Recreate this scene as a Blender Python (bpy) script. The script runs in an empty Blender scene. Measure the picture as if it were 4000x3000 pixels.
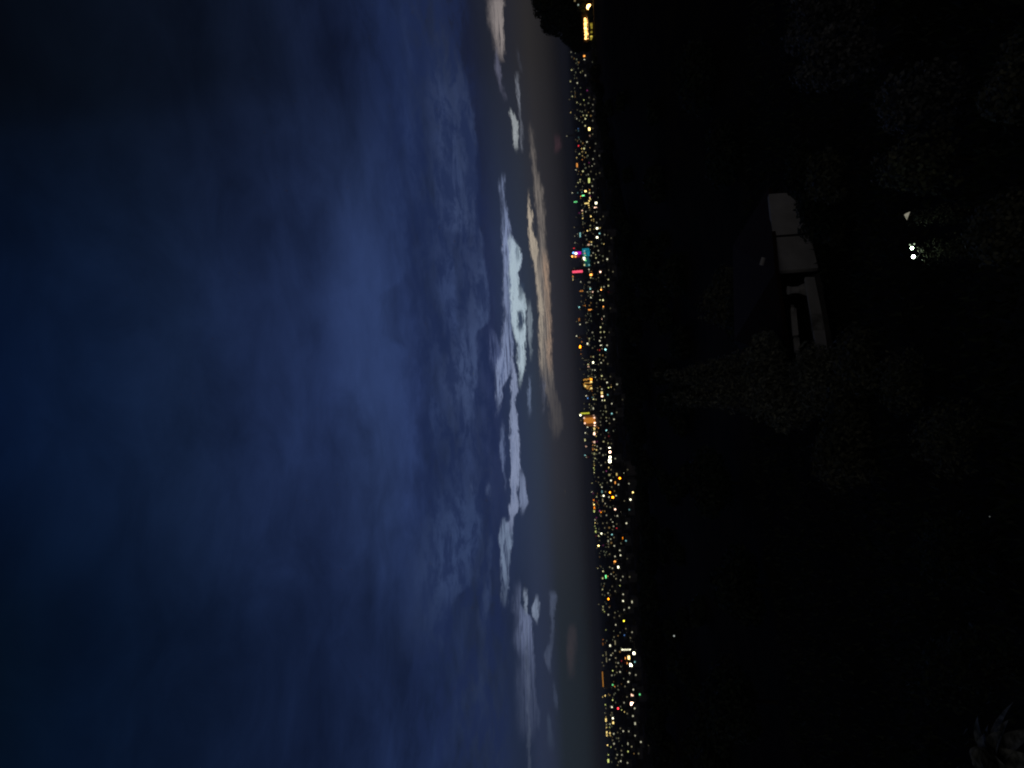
import bpy, bmesh, math, random
from mathutils import Vector, Matrix
random.seed(7)
R = math.radians
scene = bpy.context.scene
col = scene.collection

# ------------------------------------------------------------------ camera
# the photograph was taken with the phone turned on its side: sky to the left
F_PX = 2833.0
ROLL = math.atan(0.0576)
PITCH = math.atan(284 * math.cos(ROLL) / F_PX)
H = 32.0                                     # eye height above the plain
EYE = Vector((0, 0, H))
fw = Vector((0, math.cos(PITCH), math.sin(PITCH)))
up0 = Vector((0, -math.sin(PITCH), math.cos(PITCH)))
rt0 = Vector((1, 0, 0))
UP = up0 * math.cos(ROLL) + rt0 * math.sin(ROLL)
RT = rt0 * math.cos(ROLL) - up0 * math.sin(ROLL)
cam_d = bpy.data.cameras.new('camera')
cam = bpy.data.objects.new('camera', cam_d)
col.objects.link(cam)
m = Matrix.Identity(4)
for i, ax in enumerate((-UP, RT, -fw)):
    m[0][i], m[1][i], m[2][i] = ax
m.translation = EYE
cam.matrix_world = m
cam_d.sensor_width = 36
cam_d.lens = 36 * F_PX / 4000
cam_d.clip_start = 0.1
cam_d.clip_end = 200000
scene.camera = cam
vs = scene.view_settings
vs.view_transform = 'Standard'
vs.look = 'None'
vs.exposure = 0
vs.gamma = 1
scene.cycles.max_bounces = 3
scene.cycles.volume_bounces = 0
scene.cycles.filter_width = 2.0          # a phone lens at dusk is soft
scene.cycles.diffuse_bounces = 2
scene.cycles.sample_clamp_indirect = 2
scene.cycles.use_adaptive_sampling = False


def ray(px, py):
    """direction seen at a place of the photograph (4000 x 3000)"""
    return (fw * F_PX + RT * (1500 - py) + UP * (2000 - px)).normalized()


def azel(px, py):
    d = ray(px, py)
    return math.degrees(math.atan2(d.x, d.y)), math.degrees(math.asin(d.z))


def at_z(px, py, z):
    d = ray(px, py)
    return EYE + d * ((z - H) / d.z)


def at_d(px, py, dist):
    """point at a horizontal distance"""
    d = ray(px, py)
    return EYE + d * (dist / math.hypot(d.x, d.y))


def lin(c):
    return tuple(((v / 255) / 12.92 if v / 255 <= 0.04045 else ((v / 255 + 0.055) / 1.055) ** 2.4) for v in c)


# ------------------------------------------------------------------ tags
def tag(o, label=None, cat=None, group=None, kind=None):
    if label: o['label'] = label
    if cat: o['category'] = cat
    if group: o['group'] = group
    if kind: o['kind'] = kind
    return o


def empty(name, loc, rz=0):
    o = bpy.data.objects.new(name, None)
    o.location = loc
    o.rotation_euler.z = rz
    col.objects.link(o)
    return o


def obj(name, verts, faces, mats, parent=None, loc=None, rz=0, mi=None, smooth=False):
    me = bpy.data.meshes.new(name)
    me.from_pydata([tuple(v) for v in verts], [], faces)
    for mm in (mats if isinstance(mats, (list, tuple)) else [mats]):
        me.materials.append(mm)
    if mi:
        me.polygons.foreach_set('material_index', mi)
    if smooth:
        me.polygons.foreach_set('use_smooth', [True] * len(me.polygons))
    me.update()
    o = bpy.data.objects.new(name, me)
    col.objects.link(o)
    if parent is not None:
        o.parent = parent
    if loc is not None:
        o.location = loc
    o.rotation_euler.z = rz
    return o


class MB:
    """collects simple solids into one mesh"""
    def __init__(self):
        self.v, self.f = [], []

    def box(self, x0, x1, y0, y1, z0, z1):
        n = len(self.v)
        self.v += [(x0, y0, z0), (x1, y0, z0), (x1, y1, z0), (x0, y1, z0), (x0, y0, z1), (x1, y0, z1), (x1, y1, z1), (x0, y1, z1)]
        self.f += [tuple(n + k for k in q) for q in ((3, 2, 1, 0), (4, 5, 6, 7), (0, 1, 5, 4), (1, 2, 6, 5), (2, 3, 7, 6), (3, 0, 4, 7))]
        return self

    def tube(self, pts, rads, seg=8):
        pts = [Vector(p) for p in pts]
        n0 = len(self.v)
        for i, p in enumerate(pts):
            t = (pts[min(i + 1, len(pts) - 1)] - pts[max(i - 1, 0)]).normalized()
            a = t.orthogonal().normalized() if abs(t.z) < 0.9 else Vector((1, 0, 0))
            a = (a - t * a.dot(t)).normalized()
            b = t.cross(a)
            for k in range(seg):
                w = 2 * math.pi * k / seg
                self.v.append(tuple(p + (a * math.cos(w) + b * math.sin(w)) * rads[i]))
        for i in range(len(pts) - 1):
            for k in range(seg):
                a0 = n0 + i * seg + k
                a1 = n0 + i * seg + (k + 1) % seg
                self.f.append((a0, a1, a1 + seg, a0 + seg))
        self.f.append(tuple(n0 + k for k in reversed(range(seg))))
        self.f.append(tuple(n0 + (len(pts) - 1) * seg + k for k in range(seg)))
        return self

    def ball(self, c, r, seg=8, ring=6, sz=1.0):
        n0 = len(self.v)
        c = Vector(c)
        self.v.append(tuple(c + Vector((0, 0, r * sz))))
        for i in range(1, ring):
            a = math.pi * i / ring
            for k in range(seg):
                w = 2 * math.pi * k / seg
                self.v.append(tuple(c + Vector((r * math.sin(a) * math.cos(w), r * math.sin(a) * math.sin(w), r * sz * math.cos(a)))))
        self.v.append(tuple(c - Vector((0, 0, r * sz))))
        for k in range(seg):
            self.f.append((n0, n0 + 1 + k, n0 + 1 + (k + 1) % seg))
        for i in range(ring - 2):
            for k in range(seg):
                a0 = n0 + 1 + i * seg + k
                a1 = n0 + 1 + i * seg + (k + 1) % seg
                self.f.append((a0, a0 + seg, a1 + seg, a1))
        last = len(self.v) - 1
        b = n0 + 1 + (ring - 2) * seg
        for k in range(seg):
            self.f.append((last, b + (k + 1) % seg, b + k))
        return self

    def build(self, name, mat, parent=None, loc=None, rz=0, smooth=False):
        return obj(name, self.v, self.f, mat, parent, loc, rz, smooth=smooth)


# ------------------------------------------------------------------ materials
def nodes_of(mat):
    mat.use_nodes = True
    return mat.node_tree.nodes, mat.node_tree.links


def surf(name, c0, c1, scale=3.0, rough=0.8, bump=0.0, stretch=None, metal=0.0):
    mat = bpy.data.materials.new(name)
    N, L = nodes_of(mat)
    b = N['Principled BSDF']
    b.inputs['Roughness'].default_value = rough
    b.inputs['Metallic'].default_value = metal
    b.inputs['Specular IOR Level'].default_value = 0.08
    tc = N.new('ShaderNodeTexCoord')
    src = tc.outputs['Object']
    if stretch:
        mp = N.new('ShaderNodeMapping')
        mp.inputs['Scale'].default_value = stretch
        L.new(src, mp.inputs['Vector'])
        src = mp.outputs['Vector']
    nz = N.new('ShaderNodeTexNoise')
    nz.inputs['Scale'].default_value = scale
    nz.inputs['Detail'].default_value = 5
    L.new(src, nz.inputs['Vector'])
    rp = N.new('ShaderNodeValToRGB')
    rp.color_ramp.elements[0].position = 0.35
    rp.color_ramp.elements[1].position = 0.65
    rp.color_ramp.elements[0].color = (*c0, 1)
    rp.color_ramp.elements[1].color = (*c1, 1)
    L.new(nz.outputs['Fac'], rp.inputs['Fac'])
    L.new(rp.outputs['Color'], b.inputs['Base Color'])
    if bump:
        bp = N.new('ShaderNodeBump')
        bp.inputs['Strength'].default_value = bump
        L.new(nz.outputs['Fac'], bp.inputs['Height'])
        L.new(bp.outputs['Normal'], b.inputs['Normal'])
    return mat


def leaf_mat(name, c0, c1, rough=0.55):
    mat = bpy.data.materials.new(name)
    N, L = nodes_of(mat)
    b = N['Principled BSDF']
    b.inputs['Roughness'].default_value = rough
    ge = N.new('ShaderNodeNewGeometry')
    rp = N.new('ShaderNodeValToRGB')
    rp.color_ramp.elements[0].color = (*c0, 1)
    rp.color_ramp.elements[1].color = (*c1, 1)
    L.new(ge.outputs['Random Per Island'], rp.inputs['Fac'])
    L.new(rp.outputs['Color'], b.inputs['Base Color'])
    return mat


def glow(name, rgb, strength, sample=False, vary=0.0, vscale=(1, 1, 1)):
    """a lit lamp or window"""
    mat = bpy.data.materials.new(name)
    N, L = nodes_of(mat)
    b = N['Principled BSDF']
    b.inputs['Base Color'].default_value = (0.1, 0.1, 0.1, 1)
    b.inputs['Emission Color'].default_value = (*lin(rgb), 1)
    b.inputs['Emission Strength'].default_value = strength
    if vary:
        tc = N.new('ShaderNodeTexCoord')
        mp = N.new('ShaderNodeMapping')
        mp.inputs['Scale'].default_value = vscale
        L.new(tc.outputs['Object'], mp.inputs['Vector'])
        wn = N.new('ShaderNodeTexWhiteNoise')
        fl = N.new('ShaderNodeVectorMath')
        fl.operation = 'FLOOR'
        L.new(mp.outputs['Vector'], fl.inputs[0])
        L.new(fl.outputs[0], wn.inputs['Vector'])
        mr = N.new('ShaderNodeMapRange')
        mr.inputs['To Min'].default_value = strength * (1 - vary)
        mr.inputs['To Max'].default_value = strength * (1 + vary)
        L.new(wn.outputs['Value'], mr.inputs['Value'])
        L.new(mr.outputs['Result'], b.inputs['Emission Strength'])
    try:
        mat.cycles.emission_sampling = 'AUTO' if sample else 'NONE'
    except Exception:
        pass
    return mat


M = {
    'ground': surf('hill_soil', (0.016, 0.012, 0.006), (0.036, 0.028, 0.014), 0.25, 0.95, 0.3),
    'city_wall': surf('city_wall', (0.16, 0.16, 0.17), (0.26, 0.25, 0.24), 0.3, 0.9),
    'city_roof': surf('city_roof', (0.04, 0.035, 0.03), (0.08, 0.07, 0.06), 0.4, 0.9),
    'steel': surf('painted_steel', (0.02, 0.02, 0.02), (0.04, 0.04, 0.04), 4, 0.5),
    'white_wall': surf('white_render', (0.62, 0.61, 0.58), (0.80, 0.79, 0.76), 0.9, 0.9, 0.1),
    'old_wall': surf('weathered_render', (0.30, 0.29, 0.27), (0.7, 0.69, 0.65), 1.6, 0.9, 0.1),
    'tile': surf('dark_roof_tile', (0.032, 0.016, 0.007), (0.07, 0.034, 0.016), 3.0, 0.7, 0.4, (6, 1, 1)),
    'dark_wall': surf('dark_timber_wall', (0.02, 0.016, 0.012), (0.05, 0.04, 0.03), 1.6, 0.8, 0.1, (1, 1, 6)),
    'paving': surf('terrace_paving', (0.10, 0.095, 0.085), (0.16, 0.15, 0.13), 2, 0.9),
    'bark': surf('bark', (0.03, 0.024, 0.018), (0.08, 0.06, 0.045), 6, 0.95, 0.5, (1, 1, 0.2)),
    'leaf_dark': leaf_mat('dark_leaf', (0.012, 0.022, 0.010), (0.055, 0.075, 0.03)),
    'leaf_mid': leaf_mat('olive_leaf', (0.04, 0.05, 0.025), (0.22, 0.22, 0.13)),
    'leaf_silver': leaf_mat('silver_green_leaf', (0.07, 0.08, 0.05), (0.34, 0.35, 0.25)),
    'leaf_pale': leaf_mat('pale_leaf', (0.03, 0.035, 0.03), (0.26, 0.26, 0.24), 0.5),
    'agave': surf('agave_leaf', (0.06, 0.07, 0.055), (0.42, 0.43, 0.38), 9.0, 0.5, 0, (1, 1, 3)),
    'glass': surf('dark_glass', (0.01, 0.01, 0.012), (0.02, 0.02, 0.025), 1, 0.15),
}

# ------------------------------------------------------------------ sky
AZ = 34.0            # the curves run over azimuth -AZ..AZ
EL0, EL1 = -1.0, 23.0
world = bpy.data.worlds.new('World')
scene.world = world
world.use_nodes = True
NT = world.node_tree
N, L = NT.nodes, NT.links
for n in list(N):
    N.remove(n)


def math_n(op, a, b=None, c=None, clamp=False):
    n = N.new('ShaderNodeMath')
    n.operation = op
    n.use_clamp = clamp
    for i, v in enumerate((a, b, c)):
        if v is None:
            continue
        if isinstance(v, (int, float)):
            n.inputs[i].default_value = v
        else:
            L.new(v, n.inputs[i])
    return n.outputs[0]


def vec(x, y, z):
    n = N.new('ShaderNodeCombineXYZ')
    for i, v in enumerate((x, y, z)):
        if isinstance(v, (int, float)):
            n.inputs[i].default_value = v
        else:
            L.new(v, n.inputs[i])
    return n.outputs[0]


def noise(v, scale, detail=4, rough=0.55, distortion=0.0):
    n = N.new('ShaderNodeTexNoise')
    n.inputs['Scale'].default_value = scale
    n.inputs['Detail'].default_value = detail
    n.inputs['Roughness'].default_value = rough
    n.inputs['Distortion'].default_value = distortion
    L.new(v, n.inputs['Vector'])
    return n.outputs['Fac']


def sstep(v, lo, hi):
    n = N.new('ShaderNodeMapRange')
    n.interpolation_type = 'SMOOTHSTEP'
    n.clamp = True
    L.new(v, n.inputs['Value'])
    n.inputs['From Min'].default_value = lo
    n.inputs['From Max'].default_value = hi
    return n.outputs['Result']


def mixc(f, a, b, mode='MIX'):
    n = N.new('ShaderNodeMix')
    n.data_type = 'RGBA'
    n.blend_type = mode
    n.clamp_factor = True
    for sock, v in ((n.inputs['Factor'], f), (n.inputs['A'], None), (n.inputs['B'], None)):
        pass
    if isinstance(f, (int, float)):
        n.inputs[0].default_value = f
    else:
        L.new(f, n.inputs[0])
    for idx, v in ((6, a), (7, b)):
        if isinstance(v, tuple):
            n.inputs[idx].default_value = (*v[:3], 1)
        else:
            L.new(v, n.inputs[idx])
    return n.outputs[2]


def ramp(v, stops):
    n = N.new('ShaderNodeValToRGB')
    cr = n.color_ramp
    cr.interpolation = 'EASE' if len(stops) < 3 else 'LINEAR'
    while len(cr.elements) < len(stops):
        cr.elements.new(0.5)
    for e, (p, c) in zip(cr.elements, sorted(stops)):
        e.position = p
        e.color = (*c, 1)
    L.new(v, n.inputs['Fac'])
    return n.outputs['Color']


def fcurve(v, pts, smooth=True):
    n = N.new('ShaderNodeFloatCurve')
    cu = n.mapping.curves[0]
    n.mapping.use_clip = False
    n.mapping.extend = 'HORIZONTAL'
    pts = sorted(pts)
    cu.points[0].location = pts[0]
    cu.points[1].location = pts[-1]
    for p in pts[1:-1]:
        cu.points.new(*p)
    for p in cu.points:
        p.handle_type = 'AUTO_CLAMPED' if smooth else 'VECTOR'
    n.mapping.update()
    L.new(v, n.inputs['Value'])
    return n.outputs[0]


tc = N.new('ShaderNodeTexCoord')
sx = N.new('ShaderNodeSeparateXYZ')
L.new(tc.outputs['Generated'], sx.inputs[0])
DX, DY, DZ = sx.outputs
az_deg = math_n('MULTIPLY', math_n('ARCTAN2', DX, DY), 180 / math.pi)
el_deg = math_n('MULTIPLY', math_n('ARCSINE', DZ), 180 / math.pi)
azn = math_n('MULTIPLY_ADD', az_deg, 0.5 / AZ, 0.5)

# slow gradient of the dusk: glow ahead, night to the sides and overhead
def slate(c, k=0.21):
    g = 0.25 * c[0] + 0.6 * c[1] + 0.15 * c[2]
    return tuple(v + (g - v) * k for v in c)


def sky_ramp(stops):
    return ramp(math_n('MULTIPLY', el_deg, 1 / 60, clamp=True), [(e / 60, lin(slate(c))) for e, c in stops])


mid = sky_ramp([(0, (17, 19, 25)), (0.45, (28, 31, 38)), (1.1, (37, 40, 50)), (2.6, (46, 49, 62)), (4, (42, 55, 78)), (6, (35, 50, 87)),
                (7.2, (30, 43, 86)), (9, (38, 54, 97)), (11, (34, 50, 92)), (13, (32, 49, 97)), (16, (36, 55, 102)), (20, (28, 45, 90)),
                (25, (22, 38, 78)), (30, (16, 33, 67)), (35, (9, 26, 58)), (41, (3, 19, 50)), (50, (4, 12, 24)), (60, (5, 7, 10))])
right = sky_ramp([(0, (16, 18, 22)), (0.7, (24, 25, 28)), (1.6, (37, 37, 39)), (2.6, (43, 42, 44)), (4, (35, 37, 49)), (5.5, (29, 34, 50)), (7, (21, 29, 59)), (9, (28, 40, 74)),
                  (12, (20, 34, 72)), (16, (15, 26, 57)), (20, (12, 22, 46)), (25, (9, 18, 37)), (32, (5, 13, 27)), (40, (2, 7, 16)), (60, (1, 3, 8))])
left = sky_ramp([(0, (15, 17, 22)), (0.45, (24, 29, 36)), (1.3, (28, 40, 50)), (2.9, (29, 41, 54)), (3.7, (36, 47, 74)), (4.6, (37, 49, 80)), (5.6, (28, 41, 70)), (7, (28, 42, 76)), (9, (31, 46, 82)), (12, (22, 38, 78)),
                 (16, (19, 34, 72)), (20, (14, 28, 62)), (28, (8, 23, 52)), (35, (2, 17, 42)), (42, (0, 11, 24)), (60, (0, 5, 12))])
w_r = fcurve(azn, [(0.5, 0.0), (0.62, 0.12), (0.72, 0.42), (0.82, 0.78), (0.9, 1.0), (1.0, 1.0)])
w_l = fcurve(azn, [(0.0, 1.0), (0.1, 1.0), (0.2, 0.95), (0.3, 0.6), (0.4, 0.2), (0.5, 0.0)])
base = mixc(w_l, mixc(w_r, mid, right), left)
# unseen warm grey sky added behind the eye to light the walls facing it
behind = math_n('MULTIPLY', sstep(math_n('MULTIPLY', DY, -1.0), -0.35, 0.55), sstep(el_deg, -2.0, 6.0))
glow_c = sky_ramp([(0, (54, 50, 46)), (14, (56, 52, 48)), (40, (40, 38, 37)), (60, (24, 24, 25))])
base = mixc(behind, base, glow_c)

# the deck of cloud overhead: soft lighter and darker patches, foreshortened towards the horizon
den = math_n('MAXIMUM', math_n('ADD', DZ, 0.10), 0.05)
deck = vec(math_n('DIVIDE', DX, den), math_n('DIVIDE', DY, den), 0.0)
warp = vec(math_n('MULTIPLY_ADD', az_deg, 0.05, 0), math_n('MULTIPLY', el_deg, 0.22), 3.1)
patch = noise(deck, 1.15, 6, 0.55, 0.6)
streak = noise(warp, 1.0, 6, 0.6, 0.8)
above = sstep(el_deg, 4.0, 9.0)
k1 = math_n('MULTIPLY_ADD', math_n('SUBTRACT', patch, 0.5), 1.9, 1.0)
k2 = math_n('MULTIPLY_ADD', math_n('SUBTRACT', streak, 0.5), 1.5, 1.0)
fade_up = math_n('SUBTRACT', 1.0, math_n('MULTIPLY', sstep(el_deg, 10.0, 26.0), 0.85))
kk = math_n('ADD', 1.0, math_n('MULTIPLY', above, math_n('ADD', math_n('MULTIPLY', math_n('SUBTRACT', k1, 1.0), 0.55),
                                                         math_n('MULTIPLY', math_n('SUBTRACT', k2, 1.0), fade_up))))
# mottling of the overhead deck, and a ragged broken layer just above the bars
mott = noise(deck, 3.6, 9, 0.62, 0.5)
kk = math_n('MULTIPLY', kk, math_n('ADD', 1.0, math_n('MULTIPLY', sstep(el_deg, 5.0, 10.0), math_n('MULTIPLY', math_n('SUBTRACT', mott, 0.5), 1.25))))
rg = noise(vec(math_n('MULTIPLY', az_deg, 0.34), math_n('MULTIPLY', el_deg, 1.0), 21.0), 1.0, 9, 0.7, 0.4)
zone = math_n('MULTIPLY', sstep(el_deg, 6.2, 7.6), math_n('SUBTRACT', 1.0, sstep(el_deg, 11.5, 15.5)))
rag_dark = math_n('MULTIPLY', zone, math_n('SUBTRACT', 1.0, sstep(rg, 0.40, 0.58)))
kk = math_n('MAXIMUM', kk, 0.5)
sc = N.new('ShaderNodeVectorMath')
sc.operation = 'SCALE'
L.new(base, sc.inputs[0])
L.new(kk, sc.inputs['Scale'])
sky_c = sc.outputs[0]

# twilight breaks between the cloud bars: each runs along the horizon, with a lower and an upper edge
fine = vec(math_n('MULTIPLY', az_deg, 0.8), math_n('MULTIPLY', el_deg, 2.8), 0.0)
n1 = noise(fine, 1.0, 6, 0.62, 0.6)
coarse = vec(math_n('MULTIPLY', az_deg, 0.16), math_n('MULTIPLY', el_deg, 1.1), 7.0)
n2 = noise(coarse, 1.0, 4, 0.55, 0.3)
rag = noise(vec(math_n('MULTIPLY', az_deg, 2.0), math_n('MULTIPLY', el_deg, 7.0), 5.0), 1.0, 6, 0.68, 1.0)
el_w = math_n('ADD', el_deg, math_n('ADD', math_n('MULTIPLY', math_n('SUBTRACT', n1, 0.5), 0.62),
              math_n('ADD', math_n('MULTIPLY', math_n('SUBTRACT', n2, 0.5), 0.3), math_n('MULTIPLY', math_n('SUBTRACT', rag, 0.5), 0.46))))
el_n = math_n('MULTIPLY_ADD', el_w, 1 / (EL1 - EL0), -EL0 / (EL1 - EL0))
wisp = noise(vec(math_n('MULTIPLY', az_deg, 0.34), math_n('MULTIPLY', el_deg, 5.5), 11.0), 1.0, 6, 0.68, 0.7)
wisp_k = math_n('MULTIPLY_ADD', math_n('SUBTRACT', wisp, 0.47), 2.0, 1.0)


wisp2 = noise(vec(math_n('MULTIPLY', az_deg, 0.5), math_n('MULTIPLY', el_deg, 10.0), 17.0), 1.0, 6, 0.62, 0.6)
TEX = {'streak': math_n('MULTIPLY_ADD', sstep(wisp2, 0.34, 0.60), 0.85, 0.25),
       'cut': math_n('MULTIPLY', math_n('MULTIPLY_ADD', sstep(wisp, 0.30, 0.42), 0.9, 0.1), math_n('MULTIPLY_ADD', sstep(wisp2, 0.30, 0.5), 0.4, 0.6)),
       'mid': math_n('MULTIPLY_ADD', math_n('SUBTRACT', wisp, 0.47), 1.6, 1.0),
       'strong': math_n('MULTIPLY_ADD', sstep(wisp, 0.36, 0.56), 1.0, 0.12),
       'soft': math_n('ADD', 1.0, math_n('ADD', math_n('MULTIPLY', math_n('SUBTRACT', n1, 0.5), 1.0), math_n('MULTIPLY', math_n('SUBTRACT', patch, 0.5), 1.2)))}


def band(tiles, color, edge=0.10, soft_up=None, scale=2.765, org=(1600, 600), tex='mid'):
    """tiles: {tile: [(zy, lo, hi, strength)]} read off 800 x 600 pieces of the photograph shown 2212 wide"""
    lo_p, hi_p, st_p = [], [], []
    last = None
    for k in sorted(tiles):
        for (zy, xa, xb, s) in tiles[k]:
            py = org[1] * k + zy / scale
            pa, pb = org[0] + xa / scale, org[0] + xb / scale
            a, e_hi = azel(pa, py)
            a2, e_lo = azel(pb, py)
            t = 0.5 + 0.5 * a / AZ
            if last is not None and abs(t - last) < 1e-4:
                continue
            last = t
            lo_p.append((t, (e_lo - EL0) / (EL1 - EL0)))
            hi_p.append((t, (e_hi - EL0) / (EL1 - EL0)))
            st_p.append((t, s))
    st_p.sort()
    st_p = [(st_p[0][0] - 0.004, 0.0)] + st_p + [(st_p[-1][0] + 0.004, 0.0)]
    lo = fcurve(azn, lo_p)
    hi = fcurve(azn, hi_p)
    st = fcurve(azn, st_p, False)
    e = edge / (EL1 - EL0)
    eu = (soft_up or edge) / (EL1 - EL0)
    up = sstep(math_n('SUBTRACT', el_n, lo), -e, e)
    dn = sstep(math_n('SUBTRACT', hi, el_n), -eu, eu)
    f = math_n('MULTIPLY', math_n('MULTIPLY', up, dn), math_n('MULTIPLY', st, TEX[tex]), clamp=True)
    global sky_c
    sky_c = mixc(f, sky_c, lin(slate(color, 0.10)))


BEIGE, WHITE, LAV, CREAM, BLUEG, GREY = (148, 138, 136), (172, 192, 206), (128, 143, 182), (184, 166, 144), (104, 116, 142), (92, 88, 94)
# soft blue grey cloud above the bars
K = dict(scale=1.8433, org=(1200, 900), tex='soft')
band({0: [(120, 850, 1000, 0), (600, 880, 1150, .3), (1000, 930, 1215, .5), (1300, 960, 1218, .6), (1640, 1020, 1228, .65)],
      1: [(60, 1190, 1265, .6), (200, 1190, 1270, .7), (350, 1180, 1305, .85), (500, 1160, 1310, .9), (640, 1160, 1310, .9), (760, 1110, 1222, .9), (900, 1050, 1222, .9), (1050, 1000, 1224, .9),
          (1200, 1030, 1212, .85), (1330, 1060, 1192, .6), (1420, 1060, 1160, .2), (1480, 1070, 1150, 0)]}, (57, 73, 113), 0.2, 1.1, **K)
band({1: [(40, 960, 1040, 0), (250, 965, 1045, .5), (500, 975, 1072, .6), (700, 1005, 1082, .5), (820, 1020, 1080, 0)]}, (56, 74, 120), 0.25, 0.6, **K)
band({0: [(700, 150, 560, 0.00), (1100, 180, 640, 0.14), (1640, 230, 730, 0.36)],
      1: [(10, 230, 730, 0.36), (300, 180, 735, 0.43), (430, 140, 640, 0.47), (520, 100, 545, 0.50), (800, 280, 600, 0.58), (900, 320, 720, 0.58), (1000, 340, 690, 0.58), (1200, 450, 730, 0.61), (1400, 540, 745, 0.58), (1600, 600, 790, 0.43)],
      2: [(60, 700, 850, 0.29), (200, 740, 860, 0.00)]}, (45, 64, 113), 0.5, 2.2, **K)
band({2: [(150, 960, 1130, 0), (330, 960, 1250, .7), (450, 880, 1250, .8), (600, 850, 1240, .85), (700, 830, 1200, .85), (900, 800, 1165, .75), (1000, 780, 1060, .5), (1150, 730, 1010, .35), (1300, 690, 980, .2), (1500, 660, 960, 0)]}, (48, 65, 105), 0.25, 1.8, **K)
band({2: [(460, 1300, 1337, 0), (650, 1298, 1332, .45), (850, 1292, 1322, .55), (1000, 1258, 1322, .5), (1150, 1238, 1312, .35), (1320, 1240, 1300, 0)]}, (54, 71, 112), 0.15, 0.3, **K)
band({1: [(1180, 890, 930, 0), (1300, 880, 945, .4), (1420, 900, 965, .45), (1560, 930, 975, 0)]}, (50, 68, 112), 0.2, **K)
band({2: [(120, 1180, 1215, 0), (200, 1182, 1220, .5), (260, 1190, 1215, 0)]}, (62, 78, 116), 0.15, **K)
band({2: [(110, 1285, 1310, 0), (200, 1280, 1322, .7), (300, 1296, 1320, 0)]}, (72, 88, 126), 0.12, **K)
band({1: [(690, 1310, 1330, 0), (800, 1300, 1380, .5), (950, 1310, 1400, .5), (1050, 1340, 1400, 0)]}, (88, 102, 146), 0.12, 0.2, **{**K, 'tex': 'strong'})
sky_c = mixc(math_n('MULTIPLY', rag_dark, 0.75), sky_c, lin((27, 39, 74)))
band({0: [(0, 868, 1010, .8), (200, 880, 1015, .9), (400, 925, 1018, .95), (550, 960, 1022, .8), (640, 1000, 1022, .5), (680, 1012, 1020, 0)]}, BEIGE, 0.10, 0.45, tex='cut')
band({0: [(480, 930, 960, 0), (600, 930, 965, .7), (750, 935, 985, .75), (900, 975, 1000, .7), (980, 990, 1008, .4), (1060, 1020, 1042, .35), (1090, 1025, 1040, 0)]}, (92, 94, 116), 0.14)
band({0: [(1150, 1080, 1092, 0), (1200, 1085, 1112, .8), (1280, 1095, 1150, .9), (1400, 1115, 1166, .9), (1500, 1118, 1170, .9), (1580, 1130, 1172, .75), (1640, 1155, 1166, 0)]}, (156, 163, 168), 0.09)
band({0: [(760, 1150, 1172, 0), (850, 1150, 1177, .8), (1000, 1163, 1192, .95), (1150, 1178, 1202, .85), (1250, 1188, 1208, .35), (1350, 1191, 1217, .55), (1500, 1196, 1222, .45), (1600, 1203, 1224, .6), (1640, 1205, 1222, 0)]}, (112, 117, 130), 0.09)
band({0: [(520, 1165, 1180, 0), (580, 1168, 1192, .5), (680, 1185, 1205, .3), (740, 1200, 1225, .4), (790, 1195, 1220, 0)]}, (70, 74, 88), 0.12)
# the wide pale break and its branches
band({1: [(200, 1000, 1022, 0), (280, 985, 1022, .55), (400, 975, 1024, .6), (500, 985, 1018, .4), (550, 1000, 1032, .4), (650, 1003, 1065, .6), (750, 1003, 1075, .75),
          (900, 1005, 1105, .8), (1000, 1010, 1150, .85), (1100, 1020, 1200, .9), (1200, 1020, 1195, .85), (1300, 1015, 1175, .8), (1400, 1020, 1175, .75), (1500, 1010, 1200, .7), (1650, 1015, 1120, .7)],
      2: [(100, 1020, 1110, .75), (300, 1000, 1110, .75), (500, 985, 1115, .8), (650, 935, 1092, .8), (750, 935, 1072, .8), (850, 935, 1012, .75), (950, 943, 997, .7), (1080, 943, 972, .5), (1200, 940, 952, 0)]}, LAV, 0.11, 0.2, tex='strong')
band({1: [(850, 1070, 1090, 0), (950, 1070, 1125, .75), (1050, 1080, 1195, .95), (1150, 1085, 1200, .95), (1300, 1080, 1176, .95), (1400, 1085, 1176, .95), (1500, 1085, 1235, 1), (1650, 1090, 1260, 1)],
      2: [(100, 1095, 1250, 1), (220, 1118, 1246, 1), (300, 1138, 1242, 1), (500, 1163, 1246, 1), (650, 1178, 1246, .95), (750, 1188, 1220, .75), (850, 1194, 1212, .2), (900, 1198, 1210, 0)]}, WHITE, 0.10, 0.14, tex='cut')
band({2: [(20, 1190, 1215, 0), (70, 1180, 1216, .8), (150, 1175, 1222, .9), (220, 1176, 1210, .6), (270, 1190, 1205, 0)]}, (58, 72, 92), 0.13)
band({2: [(420, 1092, 1110, 0), (580, 1095, 1122, .85), (700, 1095, 1142, .9), (800, 1098, 1166, .95), (900, 1098, 1172, .9), (1000, 1101, 1142, .85), (1150, 1093, 1157, .85), (1250, 1087, 1170, .92), (1400, 1090, 1182, .95), (1640, 1094, 1187, .95)],
      3: [(20, 1094, 1190, .95), (200, 1090, 1182, .92), (350, 1088, 1163, .9), (500, 1083, 1178, .85), (620, 1078, 1120, .75), (720, 1040, 1112, .5), (800, 1050, 1110, 0)]}, (134, 147, 181), 0.10, tex='cut')
band({3: [(600, 998, 1032, 0), (640, 995, 1035, .45), (700, 983, 1082, .6), (800, 968, 1102, .7), (950, 973, 1092, .78), (1100, 988, 1082, .78), (1200, 998, 1067, .65), (1350, 1003, 1062, .5), (1500, 998, 1052, .25), (1600, 998, 1050, 0)]}, (118, 136, 166), 0.13, tex='strong')
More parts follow.
